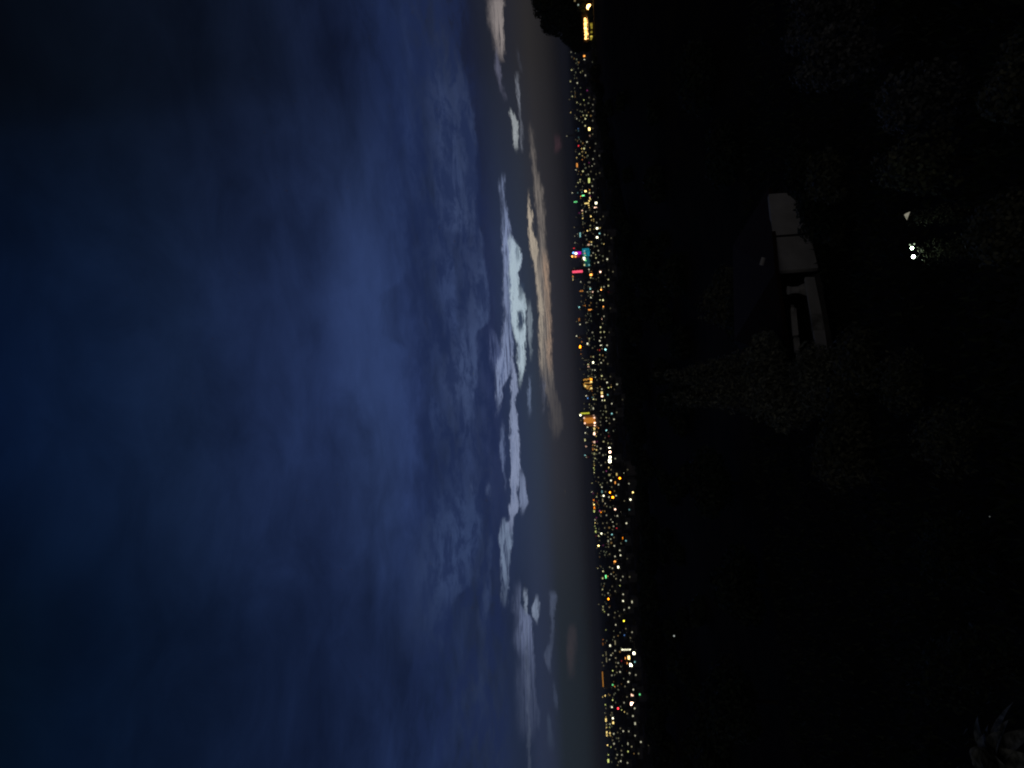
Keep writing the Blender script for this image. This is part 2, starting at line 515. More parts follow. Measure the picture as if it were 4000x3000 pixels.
band({3: [(60, 1190, 1204, 0), (200, 1190, 1242, .75), (350, 1192, 1262, .85), (450, 1196, 1277, .75), (520, 1200, 1242, .55), (600, 1200, 1214, 0)]}, (118, 132, 166), 0.10)
band({2: [(1200, 1000, 1012, 0), (1350, 985, 1027, .45), (1500, 970, 1032, .6), (1640, 985, 1028, .65)], 3: [(100, 1005, 1028, .5), (250, 1030, 1047, .3), (350, 1032, 1046, 0)]}, (100, 116, 156), 0.10, tex='strong')
band({1: [(1560, 1280, 1300, 0)], 2: [(10, 1280, 1310, .7), (150, 1268, 1320, .75), (300, 1278, 1318, .75), (500, 1293, 1318, .45), (600, 1300, 1318, 0)]}, (124, 138, 152), 0.09)
band({2: [(740, 1280, 1312, 0), (800, 1280, 1312, .5), (900, 1278, 1310, .7), (1100, 1283, 1308, .6), (1200, 1288, 1305, 0)]}, (104, 120, 152), 0.09)
band({3: [(1270, 1175, 1192, 0), (1400, 1158, 1202, .6), (1500, 1150, 1197, .7), (1640, 1158, 1262, .75)],
      4: [(10, 1178, 1292, .85), (100, 1178, 1327, .95), (250, 1163, 1330, .85), (350, 1168, 1320, .65), (500, 1213, 1352, .42), (700, 1183, 1357, .34), (900, 1183, 1372, .3), (1200, 1188, 1367, .18), (1400, 1190, 1360, 0)]}, (98, 110, 144), 0.11, 0.5, tex='streak')
band({3: [(1370, 1225, 1262, 0), (1430, 1230, 1264, .75), (1550, 1240, 1270, .7), (1640, 1244, 1274, .5)]}, (128, 142, 166), 0.09)
band({3: [(1430, 1372, 1392, 0), (1500, 1358, 1400, .7), (1600, 1310, 1397, .8), (1640, 1318, 1390, .8)], 4: [(60, 1352, 1388, .7), (100, 1362, 1386, 0)]}, (122, 136, 162), 0.10)
band({3: [(1390, 1515, 1547, 0), (1460, 1513, 1588, .6), (1640, 1518, 1562, .45)], 4: [(300, 1518, 1562, .25), (420, 1450, 1530, .4), (560, 1492, 1532, .45), (640, 1518, 1534, 0)]}, (84, 96, 124), 0.12)
band({4: [(700, 1555, 1572, 0), (800, 1557, 1578, .45), (950, 1562, 1588, .4), (1060, 1566, 1586, 0)]}, (72, 84, 112), 0.10)
band({4: [(950, 1360, 1395, 0), (1050, 1372, 1408, .4), (1200, 1380, 1412, .3), (1260, 1390, 1410, 0)]}, (72, 84, 112), 0.10)
band({4: [(1050, 1480, 1510, 0), (1120, 1482, 1525, .4), (1300, 1490, 1540, .35), (1500, 1500, 1560, 0)]}, (62, 76, 100), 0.14)
band({4: [(90, 1730, 1795, 0), (150, 1715, 1800, .3), (350, 1708, 1785, .4), (550, 1705, 1780, .3), (720, 1705, 1790, .0)]}, (74, 66, 72), 0.2)
# dark cloud crossing the pale break
DK = (50, 65, 90)
band({1: [(1280, 1060, 1082, 0), (1350, 1056, 1088, .8), (1500, 1060, 1092, .75), (1640, 1062, 1088, .7)], 2: [(100, 1062, 1090, .6), (260, 1060, 1085, .5), (330, 1062, 1080, 0)]}, (84, 100, 134), 0.09, tex='streak')
band({1: [(930, 1130, 1160, 0), (1000, 1135, 1172, .8), (1120, 1140, 1178, .7), (1200, 1150, 1170, 0)]}, (88, 106, 126), 0.09, tex='streak')
band({1: [(1360, 1172, 1200, 0), (1420, 1172, 1230, .85), (1490, 1176, 1240, .8), (1560, 1182, 1222, .5), (1610, 1188, 1212, 0)]}, DK, 0.11, tex='cut')
band({2: [(20, 1180, 1215, 0), (70, 1172, 1222, .9), (150, 1168, 1226, .95), (230, 1174, 1216, .7), (290, 1190, 1206, 0)]}, DK, 0.1, tex='cut')
band({2: [(330, 1150, 1200, 0), (420, 1160, 1190, .6), (560, 1172, 1196, .6), (640, 1180, 1196, 0)]}, (96, 112, 140), 0.08, tex='streak')
band({2: [(560, 1010, 1030, 0), (660, 995, 1022, .7), (760, 985, 1012, .7), (860, 975, 996, 0)]}, (62, 78, 118), 0.08, tex='cut')
band({3: [(150, 1120, 1138, 0), (260, 1112, 1140, .5), (400, 1110, 1138, .5), (480, 1112, 1134, 0)]}, (82, 98, 136), 0.09, tex='streak')
band({2: [(1250, 1100, 1120, 0), (1380, 1098, 1125, .45), (1600, 1105, 1128, .45)], 3: [(40, 1104, 1126, .3), (120, 1106, 1122, 0)]}, (88, 103, 142), 0.09, tex='streak')
# the low cream and orange break
band({0: [(1290, 1295, 1312, 0), (1450, 1298, 1332, .4), (1640, 1308, 1348, .5)], 1: [(100, 1325, 1360, .55), (250, 1343, 1395, .65), (400, 1346, 1432, .7), (500, 1353, 1442, .75), (600, 1363, 1457, .75), (750, 1390, 1464, .7),
          (900, 1386, 1472, .72), (1050, 1385, 1482, .8), (1200, 1345, 1492, .9), (1400, 1368, 1507, .95), (1640, 1398, 1517, .95)],
      2: [(200, 1400, 1522, .9), (400, 1403, 1527, .85), (600, 1413, 1532, .78), (750, 1418, 1547, .6), (850, 1450, 1554, .4), (1000, 1490, 1602, .24), (1150, 1505, 1647, .2), (1300, 1525, 1652, .17), (1380, 1545, 1617, .1), (1450, 1560, 1600, 0)]}, (136, 127, 120), 0.18, 0.16, tex='streak')
band({1: [(380, 1283, 1302, 0), (480, 1273, 1293, .45), (560, 1276, 1303, .85), (700, 1278, 1328, 1), (850, 1288, 1333, 1), (950, 1293, 1372, 1), (1080, 1308, 1388, .9), (1200, 1333, 1383, .8), (1300, 1352, 1400, .5), (1450, 1375, 1420, .7), (1640, 1402, 1450, .7)],
      2: [(150, 1404, 1450, .7), (350, 1404, 1440, .6), (600, 1415, 1440, .4), (700, 1420, 1440, 0)]}, (182, 168, 150), 0.09, tex='cut')
band({1: [(1000, 1430, 1475, 0), (1200, 1440, 1490, .55), (1400, 1460, 1505, .6), (1640, 1470, 1515, .5)], 2: [(200, 1480, 1525, .5), (450, 1480, 1530, .5), (650, 1490, 1532, .3), (750, 1500, 1535, 0)]}, (186, 150, 122), 0.2, tex='streak')
band({2: [(700, 1420, 1442, 0), (850, 1424, 1472, .5), (1000, 1428, 1457, .4), (1120, 1438, 1452, .3), (1160, 1440, 1450, 0)]}, (106, 110, 130), 0.1, tex='streak')
band({0: [(1430, 1570, 1600, 0), (1560, 1575, 1632, .45), (1620, 1570, 1625, .35), (1650, 1570, 1600, 0)]}, (98, 66, 76), 0.14)

nish = N.new('ShaderNodeTexSky')
nish.sky_type = 'NISHITA'
nish.sun_disc = False
nish.sun_elevation = R(-6)
nish.sun_rotation = R(0)
nish.altitude = 200
ns = N.new('ShaderNodeVectorMath')
ns.operation = 'SCALE'
L.new(nish.outputs[0], ns.inputs[0])
ns.inputs['Scale'].default_value = 0.05
add = N.new('ShaderNodeVectorMath')
add.operation = 'ADD'
L.new(sky_c, add.inputs[0])
L.new(ns.outputs[0], add.inputs[1])
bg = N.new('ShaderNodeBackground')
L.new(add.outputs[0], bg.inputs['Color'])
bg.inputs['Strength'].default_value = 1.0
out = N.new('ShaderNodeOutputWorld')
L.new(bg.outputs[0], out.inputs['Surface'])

# the last of the sun, below the cloud bars ahead
sd = bpy.data.lights.new('sun', 'SUN')
sd.energy = 0.001
sd.angle = R(12)
sd.color = (1.0, 0.86, 0.72)
sun = bpy.data.objects.new('sun', sd)
sun.rotation_euler = (R(-86), 0, 0)
col.objects.link(sun)

# ------------------------------------------------------------------ terrain
def smooth(a, b, t):
    t = max(0.0, min(1.0, (t - a) / (b - a)))
    return t * t * (3 - 2 * t)


def interp(tab, t):
    if t <= tab[0][0]:
        return tab[0][1]
    for (a, va), (b, vb) in zip(tab, tab[1:]):
        if t <= b:
            s = (t - a) / (b - a)
            s = s * s * (3 - 2 * s)
            return va + (vb - va) * s
    return tab[-1][1]


PROFILE = [(0, 26.5), (8, 25.2), (25, 21.2), (42, 18.2), (70, 17.2), (190, 17.0), (250, 13), (330, 4), (400, 0)]


def ground_z(x, y):
    d = math.hypot(x, y)
    a = math.degrees(math.atan2(x, y))
    z = interp(PROFILE, d)
    near = 1 - smooth(300, 420, d)
    z += near * smooth(60, 150, d) * (7.5 * smooth(8, 24, a) * (1 if a < 100 else 0) - 2.5 * smooth(0, -25, a) * 0)
    z += near * smooth(20, 60, d) * (math.sin(x * 0.11 + 1.3) * math.cos(y * 0.09) * 0.5)
    z += 0.12 * math.sin(x * 0.9 + y * 0.4) * math.sin(y * 0.7 - x * 0.2) * near
    return z


radii = [0.0]
r = 2.0
while r < 420:
    radii.append(r)
    r *= 1.05
while r < 90000:
    radii.append(r)
    r *= 1.35
SEG = 240
tv, tf = [(0, 0, ground_z(0, 0))], []
for rr in radii[1:]:
    for k in range(SEG):
        a = 2 * math.pi * k / SEG
        x, y = rr * math.sin(a), rr * math.cos(a)
        tv.append((x, y, ground_z(x, y)))
for k in range(SEG):
    tf.append((0, 1 + (k + 1) % SEG, 1 + k))
for i in range(len(radii) - 2):
    for k in range(SEG):
        a0 = 1 + i * SEG + k
        a1 = 1 + i * SEG + (k + 1) % SEG
        tf.append((a0, a1, a1 + SEG, a0 + SEG))
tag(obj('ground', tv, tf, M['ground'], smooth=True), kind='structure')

# ------------------------------------------------------------------ city lights, read off the photograph
# tiles are 500 x 375 pieces shown 2212 wide: zx, zy, colour, brightness (0-10), [width, height]
def tile(y0):
    return lambda zx, zy: (2100 + zx / 4.424, y0 + zy / 4.424)


def tile_top(zx, zy):
    return 2000 + zx / 3.687, zy / 3.687


LIGHTS = [
(tile_top, """850,750,w,4;860,820,d,3;858,1008,g,6;840,1172,g,6;940,1195,w,6;990,1043,g,5;1015,1022,g,3;1057,1085,w,5;930,1125,d,2;855,1320,d,3;905,1318,d,2;1083,1303,p,4;
868,1388,g,6;825,1432,d,3;990,1358,d,3;935,1475,g,5;1035,1443,l,6;985,1500,d,4;1110,1405,d,3;1180,1430,d,2;1140,1545,w,4;1165,1510,d,3;1165,1600,w,3;845,1620,y,6;935,1585,d,2;
1055,1590,d,2;1040,807,o,8,38,34;1042,850,w,7;1040,880,n,5"""),
(tile(400), """672,10,g,6;740,35,g,4;812,45,d,3;955,40,w,3;925,85,w,4;685,130,d,2;825,150,d,2;957,150,w,3;645,220,d,2;790,225,g,5;848,225,g,6;675,282,w,5;828,282,g,7;950,315,w,3;
822,405,g,6;702,455,b,4;704,490,c,3;893,460,y,9,42,60;880,497,w,7;955,450,d,2;915,575,k,4,60,30;950,550,d,3;505,583,w,4;708,605,c,2;655,645,d,2;853,683,w,6;1002,712,w,3;708,750,r,7;
762,800,y,6;803,798,g,7;832,870,y,5;768,855,y,5;985,838,w,3;722,890,g,6;655,850,d,3;1067,922,w,3;775,925,y,5;677,957,y,6;958,978,w,5;772,993,o,5;885,1010,w,5;890,1045,p,3;
682,1085,o,7,34,88;980,1065,w,3;945,1097,w,5;890,1110,d,3;663,1165,w,6;783,1190,g,7;920,1195,d,3;1072,1220,d,3;697,1240,d,3;875,1245,w,4;995,1272,w,4;1010,1240,d,2;968,1327,w,4;
735,1335,g,6;890,1350,l,7,42,105;697,1388,g,6;735,1372,g,5;938,1388,d,3;805,1395,d,2;663,1455,g,4;945,1445,w,5;740,1515,d,2;828,1535,y,9,40,36;898,1515,o,6;600,1563,w,6;692,1560,c,4;
765,1553,c,4;957,1560,w,4;898,1565,g,7;745,1624,o,7;790,1610,n,8,70,30;910,1625,p,4;903,1648,y,7"""),
(tile(775), """890,45,y,8;905,10,y,7;918,25,y,5;655,60,n,7,80,34;848,85,y,7,105,30;883,120,y,7;890,158,y,6;1010,80,w,9,46,46;1000,145,k,9,56,52;967,180,y,6;770,208,k,7;775,260,y,6;780,300,w,4;
778,345,y,7;725,250,p,3,60,26;833,230,w,5;897,200,d,3;985,238,w,4;1020,232,w,3;920,313,y,8;668,325,d,2;933,378,y,5;968,365,y,5;970,395,y,4;1080,360,d,3;1133,312,d,3;815,430,d,3;
1020,418,w,4;910,470,g,5;980,475,d,2;632,500,d,4;860,560,y,8;908,530,y,5;905,550,g,5;975,528,y,5;1028,518,w,9,44,40;1078,513,y,6;735,630,c,7,28,108;690,615,w,4;640,652,w,4;703,655,w,3;
1070,605,c,7;1158,628,w,4;1220,635,d,3;830,640,w,4;960,615,d,3;1030,672,w,9,46,40;990,703,g,6;1030,700,w,8;975,670,d,4;1272,685,d,3;895,750,o,5;930,755,y,7;885,800,k,6,60,40;928,798,w,6;
1003,745,g,5;1025,743,g,5;1013,780,g,6;1030,785,g,5;1145,790,y,6;648,768,w,5;687,773,w,5;1030,822,d,4;628,862,r,7;662,868,w,6;1030,870,d,4;1050,902,w,5;925,988,w,5;960,942,w,5;
1035,935,d,5;1008,970,g,6;1010,1028,g,6;1240,912,d,2;1203,1050,w,7;1130,1075,d,3;1048,1105,w,6;985,1120,d,4;968,1138,d,3;1225,1188,d,4;1230,1238,d,2;888,1228,w,6;632,1205,d,3;
1085,1270,k,9;1085,1310,p,4;1050,1307,d,3;605,1318,w,4;610,1350,o,7;610,1380,w,5;610,1408,y,7;895,1268,d,4;930,1265,o,4;923,1320,o,9,56,44;918,1370,g,6;1302,1267,d,4;1237,1310,w,6;
1170,1328,d,3;1222,1400,g,6;1050,1365,d,4;1052,1412,g,6;1020,1398,d,3;995,1390,d,2;745,1443,w,6;890,1450,w,3,60,34;1223,1508,g,6;1147,1528,w,5;1105,1538,g,6;905,1540,w,5;910,1564,c,7;
757,1600,o,6,88,30;1097,1580,o,9;1045,1605,w,5;1225,1597,r,8;860,1617,w,5;910,1612,w,4;953,1617,k,7"""),
(tile(1150), """757,22,d,4;947,18,d,4;923,52,w,7;1080,92,g,7;1130,100,g,8;1080,18,d,3;755,125,d,4;1020,150,d,3;790,197,o,4;822,195,o,6;718,220,c,8;732,262,d,3;910,265,o,7,98,28;1135,213,o,8;
1130,245,d,4;1120,290,d,4;1257,240,d,2;1018,210,d,3;830,365,d,3;718,435,o,5,34,72;677,470,d,4;733,520,w,7;838,487,w,5;862,483,d,4;1147,378,w,5;1130,420,k,8,58,44;1125,503,d,4;1087,538,w,6;
1087,568,g,7;1087,653,g,6;1150,648,g,6;948,658,w,5;1237,655,d,2;1207,690,d,3;673,720,w,7;720,745,o,3,50,24;893,765,g,6;893,805,d,4;862,852,w,8,34,44;765,820,o,6;735,905,a,10,40,66;
748,965,o,4;750,1030,o,5;1070,760,p,4;1095,748,w,5;1160,768,w,9;1165,738,d,4;1075,800,w,7;1098,888,w,9;1200,880,w,6;948,925,d,4;1115,940,d,4;1173,952,c,9;1180,997,w,8;1040,960,o,4;
1075,962,r,5;1073,1010,k,8,44,38;1075,1045,g,5;773,1105,d,4;962,1078,g,6;830,1137,d,3,80,22;1075,1128,g,5;1137,1140,d,5;1175,1085,d,3;960,1177,w,9,34,48;1098,1182,w,6;1093,1212,w,6;
1052,1210,d,3;873,1210,g,7;878,1248,k,6,44,36;800,1210,d,2;1212,1200,d,4;868,1302,d,4;947,1305,w,5;990,1308,w,6;912,1293,d,3;1090,1302,d,3;738,1295,d,2;800,1380,d,3;935,1380,d,3;877,1415,g,5;
1108,1410,g,7;998,1437,w,6;940,1427,d,4;1102,1460,d,4;1165,1467,d,4,60,24;1258,1420,d,3;1200,1522,w,7;1372,1553,w,6;1350,1515,d,2;1025,1480,d,3;1270,1600,y,6;1225,1612,l,7;1110,1637,w,6;
980,1620,d,3;1035,1620,d,4;1330,1640,d,2"""),
(tile(1525), """885,12,d,3;940,10,o,4;1035,12,d,3;1110,45,y,7,44,66;1115,97,k,9,44,44;840,92,w,7;878,92,o,2;865,135,b,7;945,120,c,4;965,152,g,7;1008,158,g,5;1212,75,c,6;1120,172,w,7;1157,172,g,7;
990,65,d,3;980,235,d,3;803,230,d,3;893,242,g,5;932,270,d,4;895,298,d,4;962,313,w,6,28,52;805,320,d,4;1282,230,w,6;1467,160,d,2;1172,290,d,4,24,95;1185,365,g,5;1183,415,w,7;1282,400,c,7;
1367,380,d,4;1188,480,g,5,30,44;1190,530,w,5;1235,480,d,2;1320,500,w,6;1095,475,d,3;1243,570,d,4;1203,590,d,5;1228,615,d,4;1090,600,d,4;750,520,y,4;863,633,w,8;1022,632,o,5;1053,650,o,6;
980,660,y,7,44,56;980,702,g,6;980,748,k,9,44,64;1012,790,y,6;825,735,w,7;860,755,d,3;1190,692,c,8;1222,737,d,4;1230,790,r,3;1165,820,d,3;1220,840,d,4;818,858,g,7,30,58;838,968,k,6,38,38;
980,893,k,7,44,48;950,893,o,5;953,945,o,6;988,948,y,6;955,1005,o,6;955,1030,o,6;985,1015,y,6;1017,1027,y,7;1027,967,w,5;1090,1005,w,6;1140,885,g,6;1027,885,p,3;1218,913,g,5;
1212,945,w,8,48,36;1243,1002,w,10,44,44;1250,1065,k,10,44,44;1252,1155,w,10,48,48;1247,1220,w,10,56,76;1275,920,d,3;1070,1082,w,5;945,1085,g,4;980,1095,g,5,44,48;820,1120,c,7;843,1155,w,5;
880,1153,r,3;1132,1118,w,5;992,1175,g,6;1342,1178,w,5;973,1225,g,5;975,1265,y,4;980,1297,y,6;970,1340,l,7;980,1372,l,6;978,1420,g,6;1172,1245,d,4;1097,1295,w,5;1233,1332,y,8;1270,1370,d,4;
1187,1395,p,4;1240,1460,g,5,48,38;1525,1317,w,9;1475,1300,d,3;1555,1370,d,3;1500,1420,w,8;1367,1450,y,6,28,58;1347,1593,o,7,38,54;1268,1558,w,8;1268,1590,w,7;1270,1616,w,7;1397,1628,w,6;
1490,1600,d,3;1578,1610,w,5;1548,1612,d,4;942,1603,g,5;1052,1587,d,3;1050,1503,d,4;1085,1633,g,5;1203,1593,d,3;1155,1520,d,2;1570,1648,c,6"""),
(tile(1900), """1110,12,w,6;1280,12,d,4;1517,5,w,6;1412,37,d,3;938,95,w,6;960,120,p,4;1113,92,c,5,28,56;1173,92,d,4;1250,103,a,10;1300,190,a,10,44,40;1020,180,g,6;1140,162,w,9;1103,165,g,4;
1233,185,w,6;1355,160,w,6;1125,240,d,5,24,76;1460,88,d,4;1547,98,w,5;1523,145,d,4;1645,100,y,9;1497,120,d,3;1605,228,w,9;1467,215,d,4;1502,252,d,4;1488,300,w,7;1545,333,w,7;1517,367,w,7;
1485,378,p,3;1585,402,c,5;1457,437,w,9,34,44;968,235,a,8;958,285,y,6;975,315,y,9;980,370,a,8,34,56;978,430,l,7,34,56;1018,262,r,3;1168,298,w,5;1195,345,d,4;1340,397,k,9;1075,422,p,6;
1095,445,a,8;1093,512,d,4;1190,500,w,5;1343,510,w,5;1378,510,w,6;1343,558,v,7;1272,578,w,6;1015,540,p,4;992,578,w,6;993,632,y,7;1033,640,d,4;1127,638,d,4;1198,630,d,4;1298,620,w,6;
1535,637,w,7;1503,637,d,5;1313,690,w,5;1367,650,d,3;1367,717,r,6;1158,717,d,4;1298,742,d,4;988,687,l,6;1005,725,l,6;1003,783,l,7,34,48;1103,815,w,9;1055,857,g,7;1160,828,d,4;1213,800,d,4;
1285,832,c,7;1215,875,d,4;1320,882,d,4;1263,912,w,5;1483,890,a,9,38,46;1527,940,c,6;1220,945,w,5,28,46;1013,858,r,3;1070,935,d,3;1053,1025,y,10;1225,1000,d,4;1225,1045,d,4;1325,1028,w,6;
1133,1020,p,3;1025,1065,d,3;1420,1105,w,6;1245,1170,d,4;1225,1185,d,4;1433,1190,w,7;1403,1195,d,5;1337,1210,w,6;1325,1253,a,8,38,46;1335,1298,o,8,44,38;1322,1332,o,4;1547,1250,d,2;1040,1418,g,5;
1393,1395,w,9,34,48;1247,1395,d,5;1293,1415,w,5;1287,1375,d,3;1130,1467,g,7;1270,1515,w,5;1180,1560,n,8,30,76;1213,1553,o,6;1123,1588,g,7;1323,1550,w,5;1355,1533,d,3;1450,1535,w,5;
1473,1558,w,5;1355,1595,d,5;1590,1565,d,4;1440,1618,w,6;1357,1638,w,9"""),
(tile(2275), """1357,20,l,8,28,66;1420,53,l,6;1290,70,d,3;1120,123,g,6;1118,210,d,4;1340,152,d,4;1218,185,w,5;1478,207,w,6;1223,285,a,10;1477,322,w,8;1632,338,w,6,24,52;1580,437,w,6;1055,380,d,4;
1130,420,g,6;1130,472,g,6;1155,505,l,6;1495,473,w,5;1238,430,d,4;1222,558,w,6;1337,522,d,4;1415,580,d,4;1325,608,d,3;1490,662,s,9;1350,733,w,6;1525,800,d,4;1180,820,l,5;1632,862,w,5;
1483,885,v,9,44,52;1500,912,b,5;1320,945,d,4;1605,955,d,4;1130,990,o,5;1128,1065,o,4,24,56;1340,1040,d,5,20,95;1252,1093,w,8,30,44;1340,1180,w,5;1130,1262,g,5;1270,1258,w,6;1298,1225,d,5;
1183,1230,d,4,20,95;1190,1340,d,5,20,95;1243,1333,w,5;1350,1307,d,5;1355,1385,d,4;1393,1393,w,5;1118,1385,d,4;1140,1440,d,4;1360,1455,d,4;1298,1525,l,7;1425,1547,w,6;1370,1557,d,4;
1283,1605,w,5;1697,1600,w,5;1450,1357,r,4;1515,1385,r,4;1680,1375,c,6;1590,1568,w,6"""),
(tile(2625), """1430,10,w,6;1567,170,w,7;1200,232,d,4;1298,222,n,7;1330,247,o,6;1385,240,d,3;1155,268,w,5;1510,250,d,4;1655,305,w,6;1617,340,d,5;1735,360,w,8,48,56;1765,388,n,7;1635,395,k,8,50,50;
1625,460,d,4;1520,405,w,6;1545,430,d,4;1167,408,y,8;1125,430,y,6;1245,400,y,4;1297,482,l,7;1540,487,w,5;1495,530,w,5;1630,550,k,10,62,62;1170,565,l,7;1283,607,w,8;1390,630,r,9;
1452,652,l,6;1500,685,y,6;1548,718,d,4;1677,627,w,6;1180,628,d,4;1647,760,w,6;1283,705,d,4;1265,745,d,4;1165,710,d,4;1180,775,y,5;1300,800,w,9;1182,830,y,8,34,66;1310,880,y,8,44,48;
1250,900,w,6;1245,955,l,6;1190,910,g,5;1190,960,y,7;1195,1045,y,8,30,46;1197,1095,y,7,30,44;1250,1058,y,7,30,40;1258,1098,y,6;1315,1068,w,6;1685,892,w,6,28,48;1430,975,d,4;1480,1022,w,6;
1575,1025,w,5;1383,1045,d,3;1685,1100,w,5;1397,1145,d,4;1295,1180,d,4;1208,1265,y,8;1320,1240,w,6;1267,1297,l,6;1563,1240,w,5,28,48;1613,1240,d,5;1625,1290,d,5;1785,1210,w,6;
1562,1368,l,7;1447,1360,d,4;1347,1330,d,3;1220,1430,l,7;1375,1430,w,5;1457,1432,w,5;1355,1490,d,4;1437,1540,w,6;1400,1557,d,4;1222,1535,l,8,34,66;1745,1410,d,4;1920,1265,d,2;
1553,1570,w,5;1383,1610,d,3"""),
]
COLORS = {'w': ((240, 236, 200), 'cool white'), 'g': ((226, 222, 158), 'pale greenish'), 'l': ((215, 225, 130), 'lime'), 'y': ((255, 222, 135), 'yellow'),
          'o': ((255, 165, 75), 'amber'), 'a': ((255, 140, 20), 'deep orange'), 'r': ((255, 60, 70), 'red'), 'c': ((150, 220, 220), 'cyan'),
          'b': ((110, 170, 255), 'blue'), 'p': ((215, 80, 170), 'pink'), 'k': ((255, 205, 175), 'peach'), 'd': ((205, 195, 150), 'grey white'),
          'n': ((120, 245, 150), 'green'), 'v': ((110, 90, 255), 'violet'), 's': ((250, 235, 60), 'lemon yellow')}
STR = {2: 0.10, 3: 0.15, 4: 0.24, 5: 0.40, 6: 0.68, 7: 1.2, 8: 1.9, 9: 4.0, 10: 9.0}
MARKS = [((2256, 993), 'magenta tower'), ((2256, 1061), 'coral strip'), ((2293, 1500), 'honeycomb lit block'), ((2303, 1644), 'orange block'), ((2421, 1868), 'red beacon'),
         ((2450, 2545), 'floodlit yard'), ((2354, 2652), 'thin amber strip'), ((2288, 100), 'hilltop villa'), ((2315, 2118), 'orange string'), ((2381, 1800), 'white floodlights')]
glows = {}


def glow_of(c, lv):
    if (c, lv) not in glows:
        glows[(c, lv)] = glow('lit_' + COLORS[c][1].replace(' ', '_') + '_level_' + 'abcdefghijk'[lv], COLORS[c][0], STR[lv])
    return glows[(c, lv)]


items = []
for conv, text in LIGHTS:
    for q in text.replace('\n', '').split(';'):
        p = q.strip().split(',')
        px, py = conv(float(p[0]), float(p[1]))
        w, h = (float(p[4]), float(p[5])) if len(p) > 4 else (0, 0)
        items.append([px, py, p[2], int(p[3]), w / 4.424, h / 4.424])


def place(px, py, h, dmin=450, dmax=5200):
    """where a light of height h above the plain must stand to be seen there"""
    d = ray(px, py)
    te = d.z / math.hypot(d.x, d.y)
    dist = (h - H) / te if (h - H) / te > 0 else 1e9
    dist = max(dmin, min(dmax, dist))
    p = at_d(px, py, dist)
    return p, dist


def facing(p, jitter=0.0):
    return -math.atan2(p.x, p.y) + random.uniform(-jitter, jitter)


FAINT = {'v': [], 'f': [], 'm': []}
FAINT_MATS = []


def house(name, p, rz, ww, wh, lit, tall, faint=False):
    """a building whose lit front looks to the hill; the lit window sits just under the eaves"""
    bw = max(ww * 1.35 + 2, 8)
    bd = max(6, bw * 0.7)
    zt = p.z + wh / 2
    mb = MB()
    ez = zt + 0.5
    mb.box(-bw / 2, bw / 2, 0.25, bd, -0.5, ez)
    n = len(mb.v)
    if tall:
        mb.box(-bw / 2 - .2, bw / 2 + .2, 0.1, bd + .2, ez, ez + 0.6)
    else:
        rh = bw * 0.16
        mb.v += [(-bw / 2 - .3, -.1, ez), (bw / 2 + .3, -.1, ez), (bw / 2 + .3, bd + .3, ez), (-bw / 2 - .3, bd + .3, ez),
                 (-bw * .3, bd / 2, ez + rh), (bw * .3, bd / 2, ez + rh)]
        mb.f += [tuple(n + k for k in q) for q in ((0, 1, 5, 4), (1, 2, 5), (2, 3, 4, 5), (3, 0, 4), (3, 2, 1, 0))]
    mi = [0] * 6 + [1] * (len(mb.f) - 6)
    if faint:                            # one of the rest: into the single mass of faint houses
        mb.box(-ww / 2, ww / 2, 0.0, 0.25, p.z - wh / 2, zt)
        if lit not in FAINT_MATS:
            FAINT_MATS.append(lit)
        n = len(FAINT['v'])
        cs, sn = math.cos(rz), math.sin(rz)
        FAINT['v'] += [(p.x + x * cs - y * sn, p.y + x * sn + y * cs, z) for x, y, z in mb.v]
        FAINT['f'] += [tuple(n + k for k in q) for q in mb.f]
        FAINT['m'] += mi + [2 + FAINT_MATS.index(lit)] * 6
        return None
    o = obj(name, mb.v, mb.f, [M['city_wall'], M['city_roof']], None, (p.x, p.y, 0), rz, mi)
    wb = MB().box(-ww / 2, ww / 2, 0.0, 0.25, p.z - wh / 2, zt)
    # one mullion keeps the pane from being a bare sheet
    wb.build('lit_window', lit, o)
    return o


def lamp_post(name, p, r, lit):
    """street lamp: pole, arm and a lit head"""
    o = MB().tube([(0, 0, 0), (0, 0, p.z * 0.5), (0, 0, p.z + r * 1.4)], [0.16, 0.12, 0.09], 6).tube(
        [(0, 0, p.z + r * 1.3), (0, -0.7, p.z + r * 1.5)], [0.07, 0.07], 5).build(name, M['steel'], None, (p.x, p.y, 0))
    MB().ball((0, -0.7, p.z), r, 8, 6, 0.8).build('lamp_head', lit, o)
    return o


